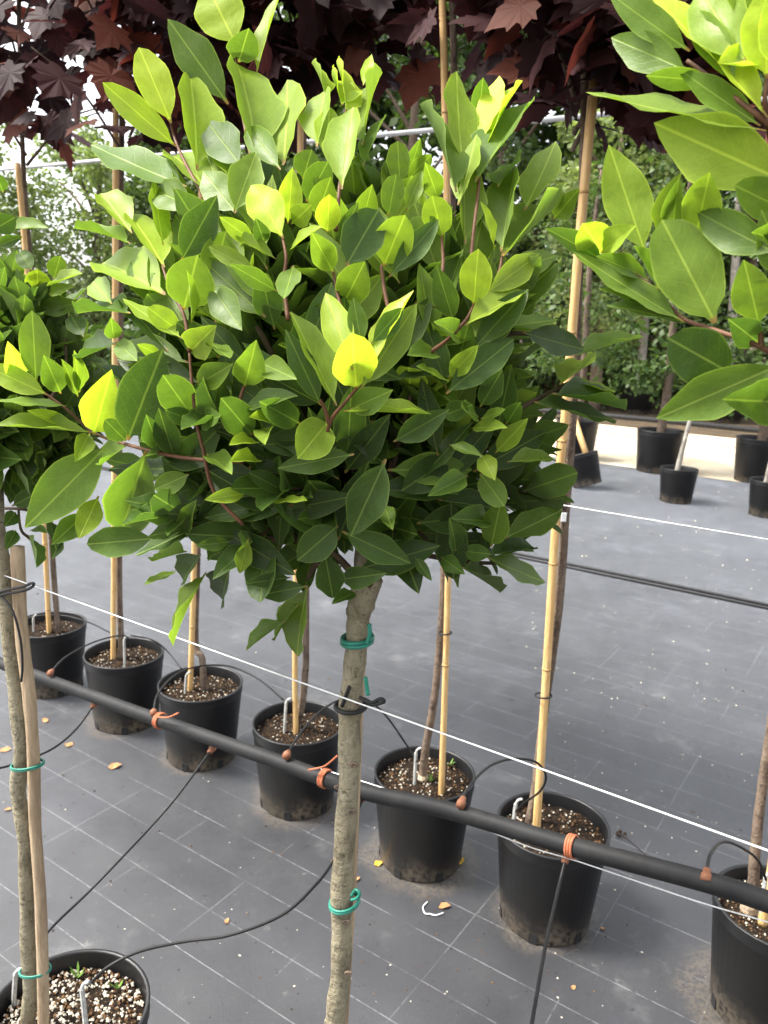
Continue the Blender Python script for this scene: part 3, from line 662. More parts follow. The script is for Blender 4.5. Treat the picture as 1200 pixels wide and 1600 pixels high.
stems(left, [[(60,460),(45,490),(8,530),(-30,580)],[(105,490),(103,540),(98,590),(60,650)],[(-10,795),(30,795),(60,800)],[(28,780),(32,825),(45,840),(58,850)]], left_depth, .0028, .0016, MAT['twig_dark'])
mass = Mass(); tw = MB(); rn = random.Random(31)
for k in range(120):
    u = rn.uniform(-.85, 1); a = rn.uniform(0, 6.283); q = math.sqrt(1 - u * u); d = Vector((q * math.cos(a), q * math.sin(a), u))
    e = LC + Vector((d.x * .145, d.y * .16, d.z * .19)) * rn.uniform(.5, .95)
    shoot(mass, tw, LC.lerp(e, .4) + Vector((0, 0, -.03)), e, 8, .07, lambda k_, n_: rn.uniform(0, .3), rn)
mass.build('crown', MAT['bay_leaf_mass'], left, left.location); o = tw.build('twigs', MAT['twig_dark'], left); o['kind'] = 'stuff'
lp_px = [(68, 1610), (67, 1517), (62, 1383), (55, 1293), (52, 1177), (45, 1080), (33, 980), (27, 855)]
lp = [ont(x, y, .645) for x, y in lp_px]
post = thing('wooden_post', 'thick peeled wooden post with sawn top tied to the darker bay laurel', 'post', Vector((lp[0].x, lp[0].y, .2)))
pth = smooth_path([Vector((lp[0].x, lp[0].y, .2))] + lp, 4); b = MB(); b.tube(pth, lerp_rad([.0098, .0096, .0105], len(pth)), 12, lump=.05); b.build('shaft', MAT['post'], post)
for (x, y, rx) in ((43, 1196, .026), (55, 1517, .027)):
    g = ring('green_tie', ont(x, y, .640), rx, MAT['green_tie'], post, .0016, .004, .016, turns=2)
b = MB(); b.tube(smooth_path([ont(x, y, .625) for x, y in ((-14, 930), (10, 922), (35, 917), (50, 911), (52, 915), (40, 922), (10, 928), (-12, 934))], 4), .0022, 6); rt_ = b.build('rubber_tie', MAT['rubber'], post)
b = MB(); b.tube(smooth_path([ont(x, y, .625) for x, y in ((0, 930), (20, 955), (32, 1000), (35, 1040), (33, 1065))], 4), .0018, 6); b.build('tie_end', MAT['rubber'], rt_)

# ------------------------------------------------------------------ wires, pipe, drip tubes
def wire(name, p0, p1, r, label, sag=.004, mat='steel', cat='wire'):
    b = MB(); pts = [p0.lerp(p1, k / 24) - Vector((0, 0, sag * math.sin(math.pi * k / 24))) for k in range(25)]
    o = b.build(name, MAT[mat]) if False else None
    b.tube(pts, r, 6); o = b.build(name, MAT[mat], origin=p0); return tag(o, label, cat)
wire('support_wire', ST(-9, ROW1 - .02, 1.10), ST(2, ROW1 - .02, 1.108), .0010, 'thin bright wire strung along the bay trees at trunk height')
wire('support_wire', ST(-9, ROW2 - .02, 1.108), ST(3, ROW2 - .02, 1.104), .0012, 'thin bright wire strung along the maple stakes')
PT = 1.15
pipe_px = [(-120, 985), (0, 1036), (60, 1057), (250, 1126), (440, 1192), (560, 1235), (700, 1266), (880, 1319), (1100, 1377), (1200, 1409), (1330, 1455), (1500, 1520)]
pp = smooth_path([ont(x, y, PT) for x, y in pipe_px] + [ST(.9, PT, .83), ST(2.4, PT, .86)], 6)
pipe = thing('irrigation_pipe', 'thick black plastic irrigation pipe running between the two rows', 'pipe', pp[0])
b = MB(); b.tube(pp, .0158, 16); b.build('pipe_run', MAT['pipe'], pipe)
lw = [(-120, 995), (100, 1067), (264, 1124), (405, 1172), (600, 1242), (806, 1313), (905, 1344), (1087, 1405), (1200, 1438), (1400, 1500)]
b = MB(); b.tube(smooth_path([ont(x, y, PT - .0) + T * (-.004 if x > 700 or x < 450 else .02) for x, y in lw] + [ST(.9, PT, .80), ST(2.4, PT, .83)], 5), .0012, 6)
o = b.build('support_wire', MAT['steel'], origin=ont(*lw[0], PT)); tag(o, 'thin bright wire the black irrigation pipe is tied to', 'wire')
def pipe_at(x):
    for (x0, y0), (x1, y1) in zip(pipe_px, pipe_px[1:]):
        if x0 <= x <= x1: return ont(x, y0 + (y1 - y0) * (x - x0) / (x1 - x0), PT)
def pipe_dir(x): return (pipe_at(x + 8) - pipe_at(x - 8)).normalized()
for x, ends in ((250, [(246, 1120), (262, 1121), (279, 1114)]), (508, [(482, 1203), (502, 1199), (512, 1194), (527, 1181)]), (893, None)):
    c = pipe_at(x); d = pipe_dir(x); u = d.orthogonal().normalized(); v = d.cross(u); b = MB()
    for k in (-1, 0, 1):
        b.tube([c + d * k * .0045 + (u * math.cos(a) + v * math.sin(a)) * .0178 for a in [2 * math.pi * j / 20 for j in range(21)]], .0024, 6, caps=False)
    tie = b.build('twine_tie', MAT['orange'], pipe)
    if ends: b = MB(); b.tube(smooth_path([ont(px, py, PT - .02) for px, py in ends], 4), .002, 6); b.build('twine_end', MAT['orange'], tie)
def drip(label, px, up, r=.0027, group='drip tubes'):
    P = [ont(x, y, t) for x, y, t in px]; path = smooth_path(P, 6); b = MB(); b.tube(path, r, 8)
    t = thing('drip_tube', label, 'tube', P[0], group); b.build('hose', MAT['tube'], t)
    f = MB(); d = (path[2] - path[0]).normalized(); c = P[0]
    f.tube([c - d * .012, c - d * .002, c - d * .0015, c + d * .008], [.0085, .0085, .0068, .0062], 10); f.build('fitting', MAT['fitting'], t)
    return t
drip('thin drip tube rising into the second pot from the wooden post', [(80, 1050, 1.15), (105, 1025, 1.25), (150, 1002, 1.48), (190, 993, 1.66), (203, 1000, 1.69), (206, 1016, 1.7)], 1)
drip('thin drip tube arching over the pot at the first orange tie', [(240, 1112, 1.15), (248, 1082, 1.25), (278, 1052, 1.45), (318, 1040, 1.62), (362, 1042, 1.7), (405, 1062, 1.72), (443, 1094, 1.72)], 1)
drip('thin drip tube passing behind the bare bay trunk', [(449, 1178, 1.15), (470, 1145, 1.25), (500, 1112, 1.38), (532, 1093, 1.48), (565, 1089, 1.56), (600, 1115, 1.65), (634, 1162, 1.72), (652, 1190, 1.72)], 1)
drip('thin drip tube bent in a wide loop beside a bamboo stake', [(722, 1252, 1.15), (735, 1226, 1.2), (765, 1197, 1.32), (800, 1186, 1.42), (836, 1190, 1.5), (853, 1212, 1.56), (844, 1236, 1.6), (820, 1254, 1.66), (806, 1268, 1.69)], 1)
drip('thin drip tube doubled back into the pot next past the loop', [(1104, 1366, 1.15), (1110, 1335, 1.2), (1130, 1315, 1.35), (1160, 1325, 1.5), (1185, 1345, 1.6), (1197, 1375, 1.66)], 1)
drip('thin drip tube hanging straight down to the wooden-post pot', [(330, 1172, 1.15), (262, 1262, 1.0), (150, 1382, .85), (75, 1456, .72), (42, 1512, .66), (30, 1528, .65)], 0)
drip('long drip tube curving over the fabric into perlite soil', [(566, 1247, 1.15), (561, 1262, 1.12), (542, 1300, 1.05), (518, 1350, .98), (490, 1386, .92), (440, 1430, .87), (360, 1461, .81), (290, 1471, .77), (220, 1486, .72), (170, 1510, .68), (143, 1535, .66)], 0)
drip('drip tube falling from the third orange tie past a pot', [(884, 1341, 1.15), (872, 1390, 1.1), (852, 1480, .97), (836, 1570, .86), (820, 1660, .77), (800, 1740, .7)], 0)
drip('short drip tube dropping towards the trunk beside the wooden post', [(146, 1102, 1.15), (120, 1138, 1.08), (85, 1168, 1.0), (40, 1188, .93), (-10, 1202, .86), (-60, 1204, .8)], 0)
b = MB(); pts = [ont(x, y, t) for x, y, t in ((38, 968, 1.7), (60, 962, 1.74), (100, 962, 1.8), (140, 973, 1.82), (165, 985, 1.8), (188, 997, 1.75))]
tag(b.tube(smooth_path(pts, 6), .0027, 8) or b.build('drip_tube', MAT['tube'], origin=pts[0]), 'drip tube lying across the far rim of the post-side pot', 'tube', 'drip tubes')
b = MB(); pts = [ont(x, y, t) for x, y, t in ((204, 993, 1.7), (235, 999, 1.74), (260, 1016, 1.78), (284, 1046, 1.76))]
tag(b.tube(smooth_path(pts, 6), .0027, 8) or b.build('drip_tube', MAT['tube'], origin=pts[0]), 'short drip tube linking the second and third pots from the wooden post', 'tube', 'drip tubes')
def drip_stake(label, x0, y0, x1, y1, t):
    p0, p1 = ont(x0, y0, t), ont(x1, y1, t); d = (p1 - p0).normalized(); b = MB()
    g = thing('drip_stake', label, 'drip stake', p0, 'grey drip stakes in the pots')
    m = d.to_track_quat('Z', 'Y').to_matrix(); L = (p1 - p0).length
    b.box((p0 + p1) / 2 - d * .01, (.0075, .0045, L + .02), 0, m); b.box((p0 + p1) / 2, (.0035, .009, L), 0, m); b.build('spike', MAT['drip_stake'], g, False)
    k = MB(); k.tube(smooth_path([p1 - d * .004, p1 + d * .006 + Vector((.002, 0, 0)), p1 + d * .012 + Vector((.007, 0, 0)), p1 + d * .014 + Vector((.014, -.002, .002))], 3), .0034, 7); k.build('hook', MAT['drip_stake'], g)
for a in (('grey drip stake in the pot beside the peeled wooden post', 53, 993, 52, 966, 1.7), ('pale drip stake in the second pot from the wooden post', 195, 1040, 194, 1000, 1.69), ('grey drip stake in the pot at the first orange tie', 289, 1086, 291, 1056, 1.71),
          ('pale drip stake in the pot half behind the bay trunk', 444, 1148, 447, 1098, 1.71), ('grey drip stake in the pot with yellow scraps', 647, 1236, 650, 1176, 1.72), ('pale drip stake below the looped drip tube', 801, 1290, 806, 1256, 1.69),
          ('grey drip stake in the pot next past the loop', 1190, 1412, 1196, 1372, 1.7), ('pale drip stake in perlite soil under the long curving tube', 135, 1612, 128, 1545, .655), ('pale drip stake close against the laurel trunk on the post', 19, 1604, 24, 1522, .65)):
    drip_stake(*a)

# ------------------------------------------------------------------ bamboo stakes and purple maples of the row
STAKES = [[(77, 992), (62, 690), (40, 400), (27, 255)], [(177, 1038), (178, 880), (180, 480), (181, 170)], [(297, 1088), (303, 895), (312, 500), (318, 100)], [(462, 1132), (461, 1000), (466, 600), (470, 150)],
          [(690, 1220), (700, 900), (702, 600), (696, 200), (690, -40)], [(838, 1300), (870, 800), (886, 620), (907, 360), (930, 112)], [(1200, 1396), (1215, 1300), (1245, 1000), (1270, 700)]]
TRUNKS = [[(92, 990), (84, 900), (62, 560), (45, 380), (36, 250), (30, 60)], [(191, 1040), (186, 880), (188, 500), (190, 220), (196, -20)], [(318, 1085), (316, 1030), (306, 1005), (308, 890), (318, 500), (330, 160), (335, -60)],
          [(463, 1138), (472, 1100), (477, 1050), (478, 1000), (478, 600), (474, 160), (472, -80)], [(661, 1210), (666, 1165), (680, 1080), (689, 980), (694, 880), (702, 600), (709, 140), (704, -60)],
          [(826, 1290), (836, 1235), (852, 1100), (873, 950), (884, 800), (896, 640), (907, 380), (912, 190), (916, -20)], [(1176, 1392), (1180, 1330), (1190, 1240), (1215, 1050), (1240, 700), (1262, 330), (1275, 120)]]
SW = ['bamboo stake ' + k for k in ('in the pot beside the peeled wooden post', 'in the second pot from the peeled wooden post', 'in the pot at the first orange pipe tie', 'half behind the bare bay trunk', 'in the pot with yellow scraps', 'carrying a small white tag under the looped tube', 'in the pot next past the loop')]
for i, (sp, tp_) in enumerate(zip(STAKES, TRUNKS)):
    P = [ont(x, y, ROW2 - .015) for x, y in sp]
    base = Vector((P[0].x, P[0].y, P[0].z - .08)); path = smooth_path([base] + P, 5)
    t = thing('bamboo_stake', 'tall golden ' + SW[i], 'stake', base, 'bamboo stakes of the maple row')
    b = MB(); r = (.0098, .0098, .0095, .0085, .0088, .0105, .011)[i]; b.tube(path, r, 7, lump=.03); b.build('cane', MAT['bamboo'], t)
    z = .34 + .07 * i
    L = [(path[k], path[k + 1]) for k in range(len(path) - 1)]
    while z < path[-1].z - .05:
        for a, c in L:
            if a.z <= z <= c.z:
                p = a.lerp(c, (z - a.z) / (c.z - a.z)); n_ = MB(); d = (c - a).normalized(); n_.tube([p - d * .003, p, p + d * .003], [r * 1.03, r * 1.14, r * 1.03], 9); n_.build('node', MAT['bamboo_node'], t); break
        z += .27 + .03 * math.sin(z * 9)
    for zz in ([.62, 1.1] if i == 5 else [.71] if i == 4 else [.85]):
        for a, c in L:
            if a.z <= zz <= c.z:
                p = a.lerp(c, (zz - a.z) / (c.z - a.z)); ring('rubber_tie', p + Vector((-.004, 0, 0)), r * 1.9, MAT['rubber'], t, .0022, .001, r * 1.5); break
    if i == 5:
        p = ont(881, 808, ROW2 - .03); b = MB(); b.box(p, (.011, .004, .02)); b.build('tag', MAT['white'], t, False)
# maple leaf outline, folded lobes
def maple_mesh(seed):
    r = random.Random(seed)
    half = [(.0, 0), (.15, -.08), (.36, -.10), (.37, .05), (.55, .08), (.50, .18), (.62, .38), (.46, .38), (.35, .43), (.40, .62), (.27, .62), (.20, .74), (.09, .85), (.0, 1.0)]
    out = half[:-1] + [(0, 1.0)] + [(-x, y) for x, y in half[-2:0:-1]]
    vs = [(0, .22, 0)]; k = r.uniform(.15, .5); cu = r.uniform(.1, .4)
    for (x, y) in out:
        x *= r.uniform(.92, 1.08); y2 = y + r.uniform(-.02, .02)
        vs.append((x, y2, -cu * ((y2 - .2) ** 2) - k * x * x + .10 * abs(x) + r.uniform(-.03, .03)))
    n = len(out); fs = [(0, 1 + i, 1 + (i + 1) % n) for i in range(n)]
    o = len(vs); vs += [(-.006, 0, 0), (.006, 0, 0), (0, -.55, -.12)]; fs.append((o, o + 1, o + 2))
    return vs, fs, [], []
MAPLE = [maple_mesh(i) for i in range(6)]; MAPLE_ME = []
for vs, fs, _, _ in MAPLE:
    me = bpy.data.meshes.new('maple_leaf'); me.from_pydata(vs, [], fs); me.update(); me.materials.append(MAT['maple_leaf']); MAPLE_ME.append(me)
def maple_col(r):
    k = r.random(); c = mixc((.020, .0115, .0135), (.05, .02, .021), k); 
    if r.random() < .14: c = mixc(c, (.13, .045, .028), .7)
    return c
CROWN_Y = [258, 262, 200, 170, -170, 232, 330]            # lowest leaves, at the height the photograph shows them
CR = [.42, .40, .34, .30, .26, .31, .34]
for i, (tp_, cy) in enumerate(zip(TRUNKS, CROWN_Y)):
    rn = random.Random(100 + i)
    P = [ont(x, y, ROW2 + .012) for x, y in tp_]; base = Vector((P[0].x, P[0].y, P[0].z - .06))
    t = thing('maple_tree', 'purple-leaved young maple with thin trunk, ' + WHERE[i].replace('its foot', 'its pot'), 'tree', base, 'purple maples in the row')
    path = smooth_path([base] + P, 5); n_ = len(path)
    rad = [.0128 * (1.15 if k < 5 else 1) * (1 - .42 * k / n_) for k in range(n_)]
    b = MB(); b.tube(path, rad, 10, lump=.05); tr = b.build('trunk', MAT['bark_maple'], t)
    g = MB(); q = path[:6]; g.tube(q, [.019, .0205, .0195, .0185, .0165, .0135], 10, lump=.08); g.build('graft', MAT['bark_graft'], tr)
    x_top = tp_[-1][0]; low = ont(x_top, cy, ROW2).z; hi = low + 1.25; top = P[-1]; ctr = Vector((path[-1].x, path[-1].y, 0))
    # leader and limbs
    b = MB(); b.tube(smooth_path([path[-1], path[-1] + Vector((.02, 0, .4)), Vector((ctr.x, ctr.y, hi - .1))], 4), .008, 7); b.build('limb', MAT['bark_maple'], t)
    tips = []
    for k in range(14):
        a = rn.uniform(0, 6.283); z0 = low + .02 + (hi - low) * .7 * k / 14; R_ = CR[i] * rn.uniform(.6, 1.0) * (1 - .35 * k / 14)
        e = Vector((ctr.x + R_ * math.cos(a), ctr.y + R_ * math.sin(a), z0 + rn.uniform(.1, .28))); s0 = Vector((ctr.x, ctr.y, max(z0 - .05, low)))
        pth = smooth_path([s0, s0.lerp(e, .5) + Vector((0, 0, .05)), e], 4); b = MB(); b.tube(pth, lerp_rad([.0055, .002], len(pth)), 6); b.build('limb', MAT['bark_maple'], t)
        tips += [pth[j] for j in range(3, len(pth))]
    nobj = 0; mass = Mass(); N = (150, 250, 430, 520, 130, 620, 400)[i]
    for k in range(N):
        c = rn.choice(tips); p = c + Vector((rn.gauss(0, .085), rn.gauss(0, .085), rn.gauss(-.02, .08)))
        p.z = max(p.z, low + .05 + rn.uniform(0, .05))
        out = Vector((p.x - ctr.x, p.y - ctr.y, 0)); out = out.normalized() if out.length > .01 else Vector((1, 0, 0))
        y = (out * rn.uniform(.2, 1) + Vector((rn.uniform(-.5, .5), rn.uniform(-.5, .5), rn.uniform(-1.0, .1)))).normalized()
        l = rn.uniform(.08, .128); nrm = Vector((rn.uniform(-.6, .6), rn.uniform(-.9, .3), rn.uniform(.2, 1))); m3 = leaf_frame(p, p + y * l, l * rn.uniform(.9, 1.1), nrm); sh = rn.randrange(6)
        if nobj < 270 and p.z < 2.9:
            o = bpy.data.objects.new('leaf', MAPLE_ME[sh]); COL.objects.link(o); o.parent = t; o.matrix_local = Matrix.Translation(p - base) @ m3.to_4x4(); o.color = (*maple_col(rn), 1); nobj += 1
        else: mass.leaf(MAPLE[sh], m3, p, maple_col(rn))
    if mass.n: mass.build('crown', MAT['maple_leaf_mass'], t, base)

# ------------------------------------------------------------------ the far side: pots, cables, rail
for k, dt in enumerate((0, .06)):
    b = MB(); pts = [ST(-9 + j * .5, 4.74 + dt + .012 * math.sin(j * .8 + k), GZ + .008) for j in range(30)]; b.tube(pts, .0085, 7)
    o = b.build('ground_cable', MAT['tube'], origin=pts[0]); tag(o, 'black cable of a close pair lying straight across the fabric', 'cable', 'paired black cables on the fabric')
FAR = [('large black pot at the sand edge behind a propped bamboo stub', 897, 716, .25), ('large black pot at the sand edge with a grey-green stem', 1025, 737, .25), ('large black pot at the sand edge beside a low green shrub', 1180, 752, .25)]
def leafy(t, base, crowns, n, size, cols, rnd, stretch=1.0, name='crown', mat='far_leaf'):
    ms_ = Mass(); quad = [((-.3, 0, 0), (.3, 0, 0), (.36, .55, .1), (0, 1, .0), (-.36, .55, .1))]
    shape = ([(-.12, 0, 0), (.12, 0, 0), (.34, .5, .08), (0, 1, -.05), (-.34, .5, .08)], [(0, 1, 2, 4), (4, 2, 3)], [], [])
    for k in range(n):
        c, r = rnd.choice(crowns); d = Vector((rnd.gauss(0, 1), rnd.gauss(0, 1), rnd.gauss(0, 1))).normalized() * r * (rnd.random() ** .45); d.z *= stretch
        p = c + d; y = (d.normalized() * .7 + Vector((rnd.uniform(-1, 1), rnd.uniform(-1, 1), rnd.uniform(-.9, .5)))).normalized(); l = size * rnd.uniform(.6, 1.3)
        nrm = Vector((rnd.uniform(-.8, .8), rnd.uniform(-.8, .8), rnd.uniform(.1, 1)))
        cc = mixc(cols[0], cols[1], rnd.random()); ms_.leaf(shape, leaf_frame(p, p + y * l, l, nrm), p, cc)
    o = ms_.build(name, MAT[mat], t, base); return o
rn = random.Random(77)
for (lab, x, y, r) in FAR:
    g = onz(x, y, 0); make_pot(Vector((g.x, g.y, GZ)), lab, r, r * .84, .46, bits=0, group='large pots at the sand edge', slots=6)
    t = thing('potted_tree', 'loose green tree growing in the ' + lab.replace('large black ', ''), 'tree', Vector((g.x, g.y, .38)), 'trees in the large pots')
    b = MB(); pth = smooth_path([Vector((g.x, g.y, .38)), Vector((g.x + .02, g.y, 1.0)), Vector((g.x - .03, g.y, 2.2)), Vector((g.x, g.y, 3.2))], 4); b.tube(pth, lerp_rad([.05, .045, .03, .015], len(pth)), 9, lump=.06); b.build('trunk', MAT['bark_maple'], t)
    cl = [(Vector((g.x + rn.uniform(-.55, .55), g.y + rn.uniform(-.5, .5), rn.uniform(.9, 1.3) if rn.random() < .4 else rn.uniform(1.4, 3.4))), rn.uniform(.12, .3)) for _ in range(34)]
    leafy(t, t.location, cl, 1900, .075, ((.025, .05, .014), (.075, .12, .03)), rn)
SMALL = [('small black pot on the fabric with a pale thin stem', 1055, 784, .165, None), ('small black pot on the fabric with a double stem', 1196, 806, .165, None), ('small black pot shaded by the bay crown at the fabric end', 818, 748, .165, None)]
for (lab, x, y, r, tl) in SMALL:
    g = onz(x, y, 0); make_pot(Vector((g.x, g.y, GZ)), lab, r, r * .82, .31, bits=0, group='small pots near the sand edge')
    if x > 1000:
        t = thing('sapling', 'bare pale sapling in the ' + lab.replace('black ', ''), 'sapling', Vector((g.x, g.y, .25)))
        for dx in ((0,) if x < 1100 else (-.03, .05)):
            b = MB(); top = Vector((g.x + .14 + dx, g.y + .05, 1.32 if x < 1100 else 1.2)); pth = smooth_path([Vector((g.x + dx * .5 - .02, g.y, .25)), Vector((g.x + .02 + dx, g.y, .6)), top], 4); b.tube(pth, lerp_rad([.028, .02, .018], len(pth)), 8, lump=.06); b.build('stem', MAT['bark_far'], t)
g = onz(932, 764, 0); make_pot(Vector((g.x - .09, g.y, GZ + .03)), 'small black pot tipped over against its neighbour with a stake stub', .165, .135, .31, bits=0, tilt=(math.radians(-11), math.radians(-16), 0), group='small pots near the sand edge')
b = MB(); p0 = onz(922, 728, .2); p1 = atd(895, 648, (p0 - CAM).length * .98); b.tube([p0, p1], .03, 8); o = b.build('stake_stub', MAT['bamboo'], origin=p0); tag(o, 'short bamboo stub leaning out of the tipped pot', 'stake')
# far pipe along the sand and the pots beyond it
b = MB(); P = [ont(x, y, 11.6) for x, y in ((500, 610), (840, 641), (930, 648), (1060, 660), (1200, 674), (1400, 690))]; b.tube(smooth_path(P, 4), .04, 9); o = b.build('irrigation_pipe', MAT['pipe'], origin=P[0]); tag(o, 'black irrigation pipe stretched above the pale sand', 'pipe')
for (x, y, sx, lab) in ((995, 645, 1006, 'dark pot beyond the sand with a pale straight trunk'), (1132, 660, 1143, 'dark pot beyond the sand with a slim grey trunk')):
    g = onz(x, y, 0); make_pot(Vector((g.x, g.y, GZ)), lab, .3, .25, .5, bits=0, group='pots beyond the sand')
    t = thing('potted_tree', 'young tree growing from the ' + lab, 'tree', Vector((g.x, g.y, .4)), 'trees beyond the sand')
    dep = (ROT.transposed() @ (g - CAM)).z; up = [Vector((g.x, g.y, .4)), atd(sx, 520, dep), atd(sx + 8, 380, dep), atd(sx + 14, 250, dep)]
    b = MB(); pth = smooth_path(up, 4); b.tube(pth, lerp_rad([.09, .08, .07, .04], len(pth)), 9, lump=.05); b.build('trunk', MAT['bark_far'], t)
    cl = [(up[2] + Vector((rn.uniform(-1, 1), rn.uniform(-.8, .8), rn.uniform(.2, 3.2))), rn.uniform(.3, .6)) for _ in range(22)]
    leafy(t, t.location, cl, 1500, .13, ((.02, .042, .012), (.06, .1, .026)), rn)
# white rail above
P = [ont(x, y, 6.2) for x, y in ((-500, 311), (10, 264), (600, 208), (990, 173), (1900, 91))]
rail = thing('support_rail', 'pale metal rail crossing above the far rows', 'rail', Vector((P[0].x, P[0].y, 0)))
b = MB(); b.tube([P[0], P[-1]], .02, 9); b.build('bar', MAT['rail'], rail)
for k in (.03, .97):
    p = P[0].lerp(P[-1], k); b = MB(); b.tube([Vector((p.x, p.y, 0)), p], .03, 8); b.build('post', MAT['rail'], rail)

# ------------------------------------------------------------------ background trees and shrubs
GREEN = [((.03, .055, .014), (.09, .135, .034)), ((.022, .042, .014), (.06, .098, .026)), ((.14, .185, .07), (.27, .33, .13))]
def tree(label, x, y, h, rad, kind, seed, n=4200, size=.2, low=.25, group='trees behind the nursery rows'):
    rnd = random.Random(seed); t = thing('background_tree', label, 'tree', Vector((x, y, 0)), group)
    b = MB(); pth = smooth_path([Vector((x, y, 0)), Vector((x + rnd.uniform(-.2, .2), y, h * .35)), Vector((x + rnd.uniform(-.3, .3), y, h * .92))], 5); b.tube(pth, lerp_rad([.13, .1, .03], len(pth)), 9, lump=.07); tr = b.build('trunk', MAT['bark_maple'], t)
    cl = []
    for k in range(60):
        f = low + (1 - low) * rnd.random(); a = rnd.uniform(0, 6.283); R_ = rad * math.sin(math.pi * min(1, max(.06, (f - low * .7) / (1.06 - low * .7))) ** .8) ** .6 * rnd.random() ** .5
        c = Vector((x + R_ * math.cos(a), y + R_ * math.sin(a), h * f)); cl.append((c, rad * rnd.uniform(.13, .3)))
        if k % 5 == 0:
            s0 = Vector((x, y, h * f * .75)); b = MB(); b.tube(smooth_path([s0, s0.lerp(c, .5) + Vector((0, 0, .1)), c], 3), lerp_rad([.05, .015], 7), 6); b.build('limb', MAT['bark_maple'], t)
    leafy(t, t.location, cl, n, size, GREEN[kind], rnd)
    return t
BACK = [('', -4.5 + 2.9 * k, 22.5 + (k % 2) * 1.5) for k in range(7)]
BWORD = ['behind the third maple crown', 'behind the bare bay trunk and its crown', 'behind the fourth maple crown', 'seen through the gap between the maples', 'behind the tagged bamboo stake', 'behind the pale straight trunk', 'behind the slim grey trunk']
for k, (_, x, y) in enumerate(BACK): tree('rearmost tall dark tree ' + BWORD[k], x, y, 12 if k else 8, 3.1, 1, 700 + k, 13000, .24, .04)
BT = [('pale feathery green tree beyond the darker bay laurel', -8.6, 17.0, 5.4, 2.0, 2, .06), ('light green hedge tree behind the second bamboo stake', -6.5, 18.2, 5.3, 1.9, 2, .05), ('light green hedge tree next behind the third bamboo stake', -4.4, 17.2, 5.0, 1.7, 0, .05),
      ('tall dark tree behind the purple maple crowns', -1.9, 17.5, 9.5, 2.3, 0, .12), ('tall dark tree behind the fourth maple trunk', .4, 16.5, 10.0, 2.3, 1, .12), ('tall dense tree in the gap between the maples', 2.3, 18.0, 10.5, 2.5, 0, .12),
      ('bushy mid green tree behind the tagged bamboo stake', 3.9, 15.2, 5.4, 1.6, 2, .2), ('tall dark tree behind the tagged bamboo stake', 5.5, 18.5, 10.5, 2.6, 1, .14), ('dark tree behind the pale straight trunk', 7.4, 17.0, 9.0, 2.3, 1, .2), ('dark tree beyond the slim grey trunk', 9.6, 17.5, 9.5, 2.5, 1, .2),
      ('small pale tree far beyond the hedge trees', -10.8, 19.5, 5.6, 2.1, 2, .06), ('far green tree closing the gap in the hedge', -3.2, 21.0, 6.0, 2.2, 2, .08)]
for i, (lab, x, y, h, r, k, lo) in enumerate(BT): tree(lab, x, y, h, r, k, 300 + i, (9500, 9500, 15000)[k], (.125, .14, .10)[k], lo)
SH = [('brown dry shrub beyond the sand', 4.3, 17.2, 1.7, ((.07, .045, .028), (.13, .085, .05))), ('dark green shrub behind the pale straight trunk', 5.6, 16.6, 1.5, GREEN[1]), ('dark green shrub between the two pots beyond the sand', 6.6, 15.9, 1.3, GREEN[1]),
      ('brown-tinged shrub beside the slim grey trunk', 7.9, 15.6, 1.4, ((.05, .04, .022), (.1, .09, .04))), ('broad dark shrub at the end of the far pipe', 9.0, 14.6, 1.4, GREEN[1]), ('dark shrub behind the bay crown at the sand', 2.6, 17.2, 1.6, GREEN[1]),
      ('dark low shrub under the pale feathery tree', -7.6, 14.5, 1.5, GREEN[1]), ('dark low shrub under the light hedge tree', -5.6, 14.2, 1.4, GREEN[1]), ('dark shrub where the fabric meets the hedge', -3.6, 14.6, 1.5, GREEN[1]), ('dark shrub under the maple-row gap', -1.2, 15.5, 1.6, GREEN[1])]
for i, (lab, x, y, r, cols) in enumerate(SH):
    rnd = random.Random(500 + i); t = thing('shrub', lab, 'shrub', Vector((x, y, 0)), 'shrubs along the far edge'); cl = [(Vector((x + rnd.uniform(-1, 1) * r, y + rnd.uniform(-.6, .6) * r, rnd.uniform(.1, .8) * r)), r * rnd.uniform(.22, .4)) for _ in range(22)]
    leafy(t, t.location, cl, 2600, .13, cols, rnd, .8)
    for k in range(5):
        b = MB(); e = rnd.choice(cl)[0]; b.tube([Vector((x + rnd.uniform(-.2, .2), y, 0)), e], [.04, .015], 6); b.build('stem', MAT['bark_far'], t)

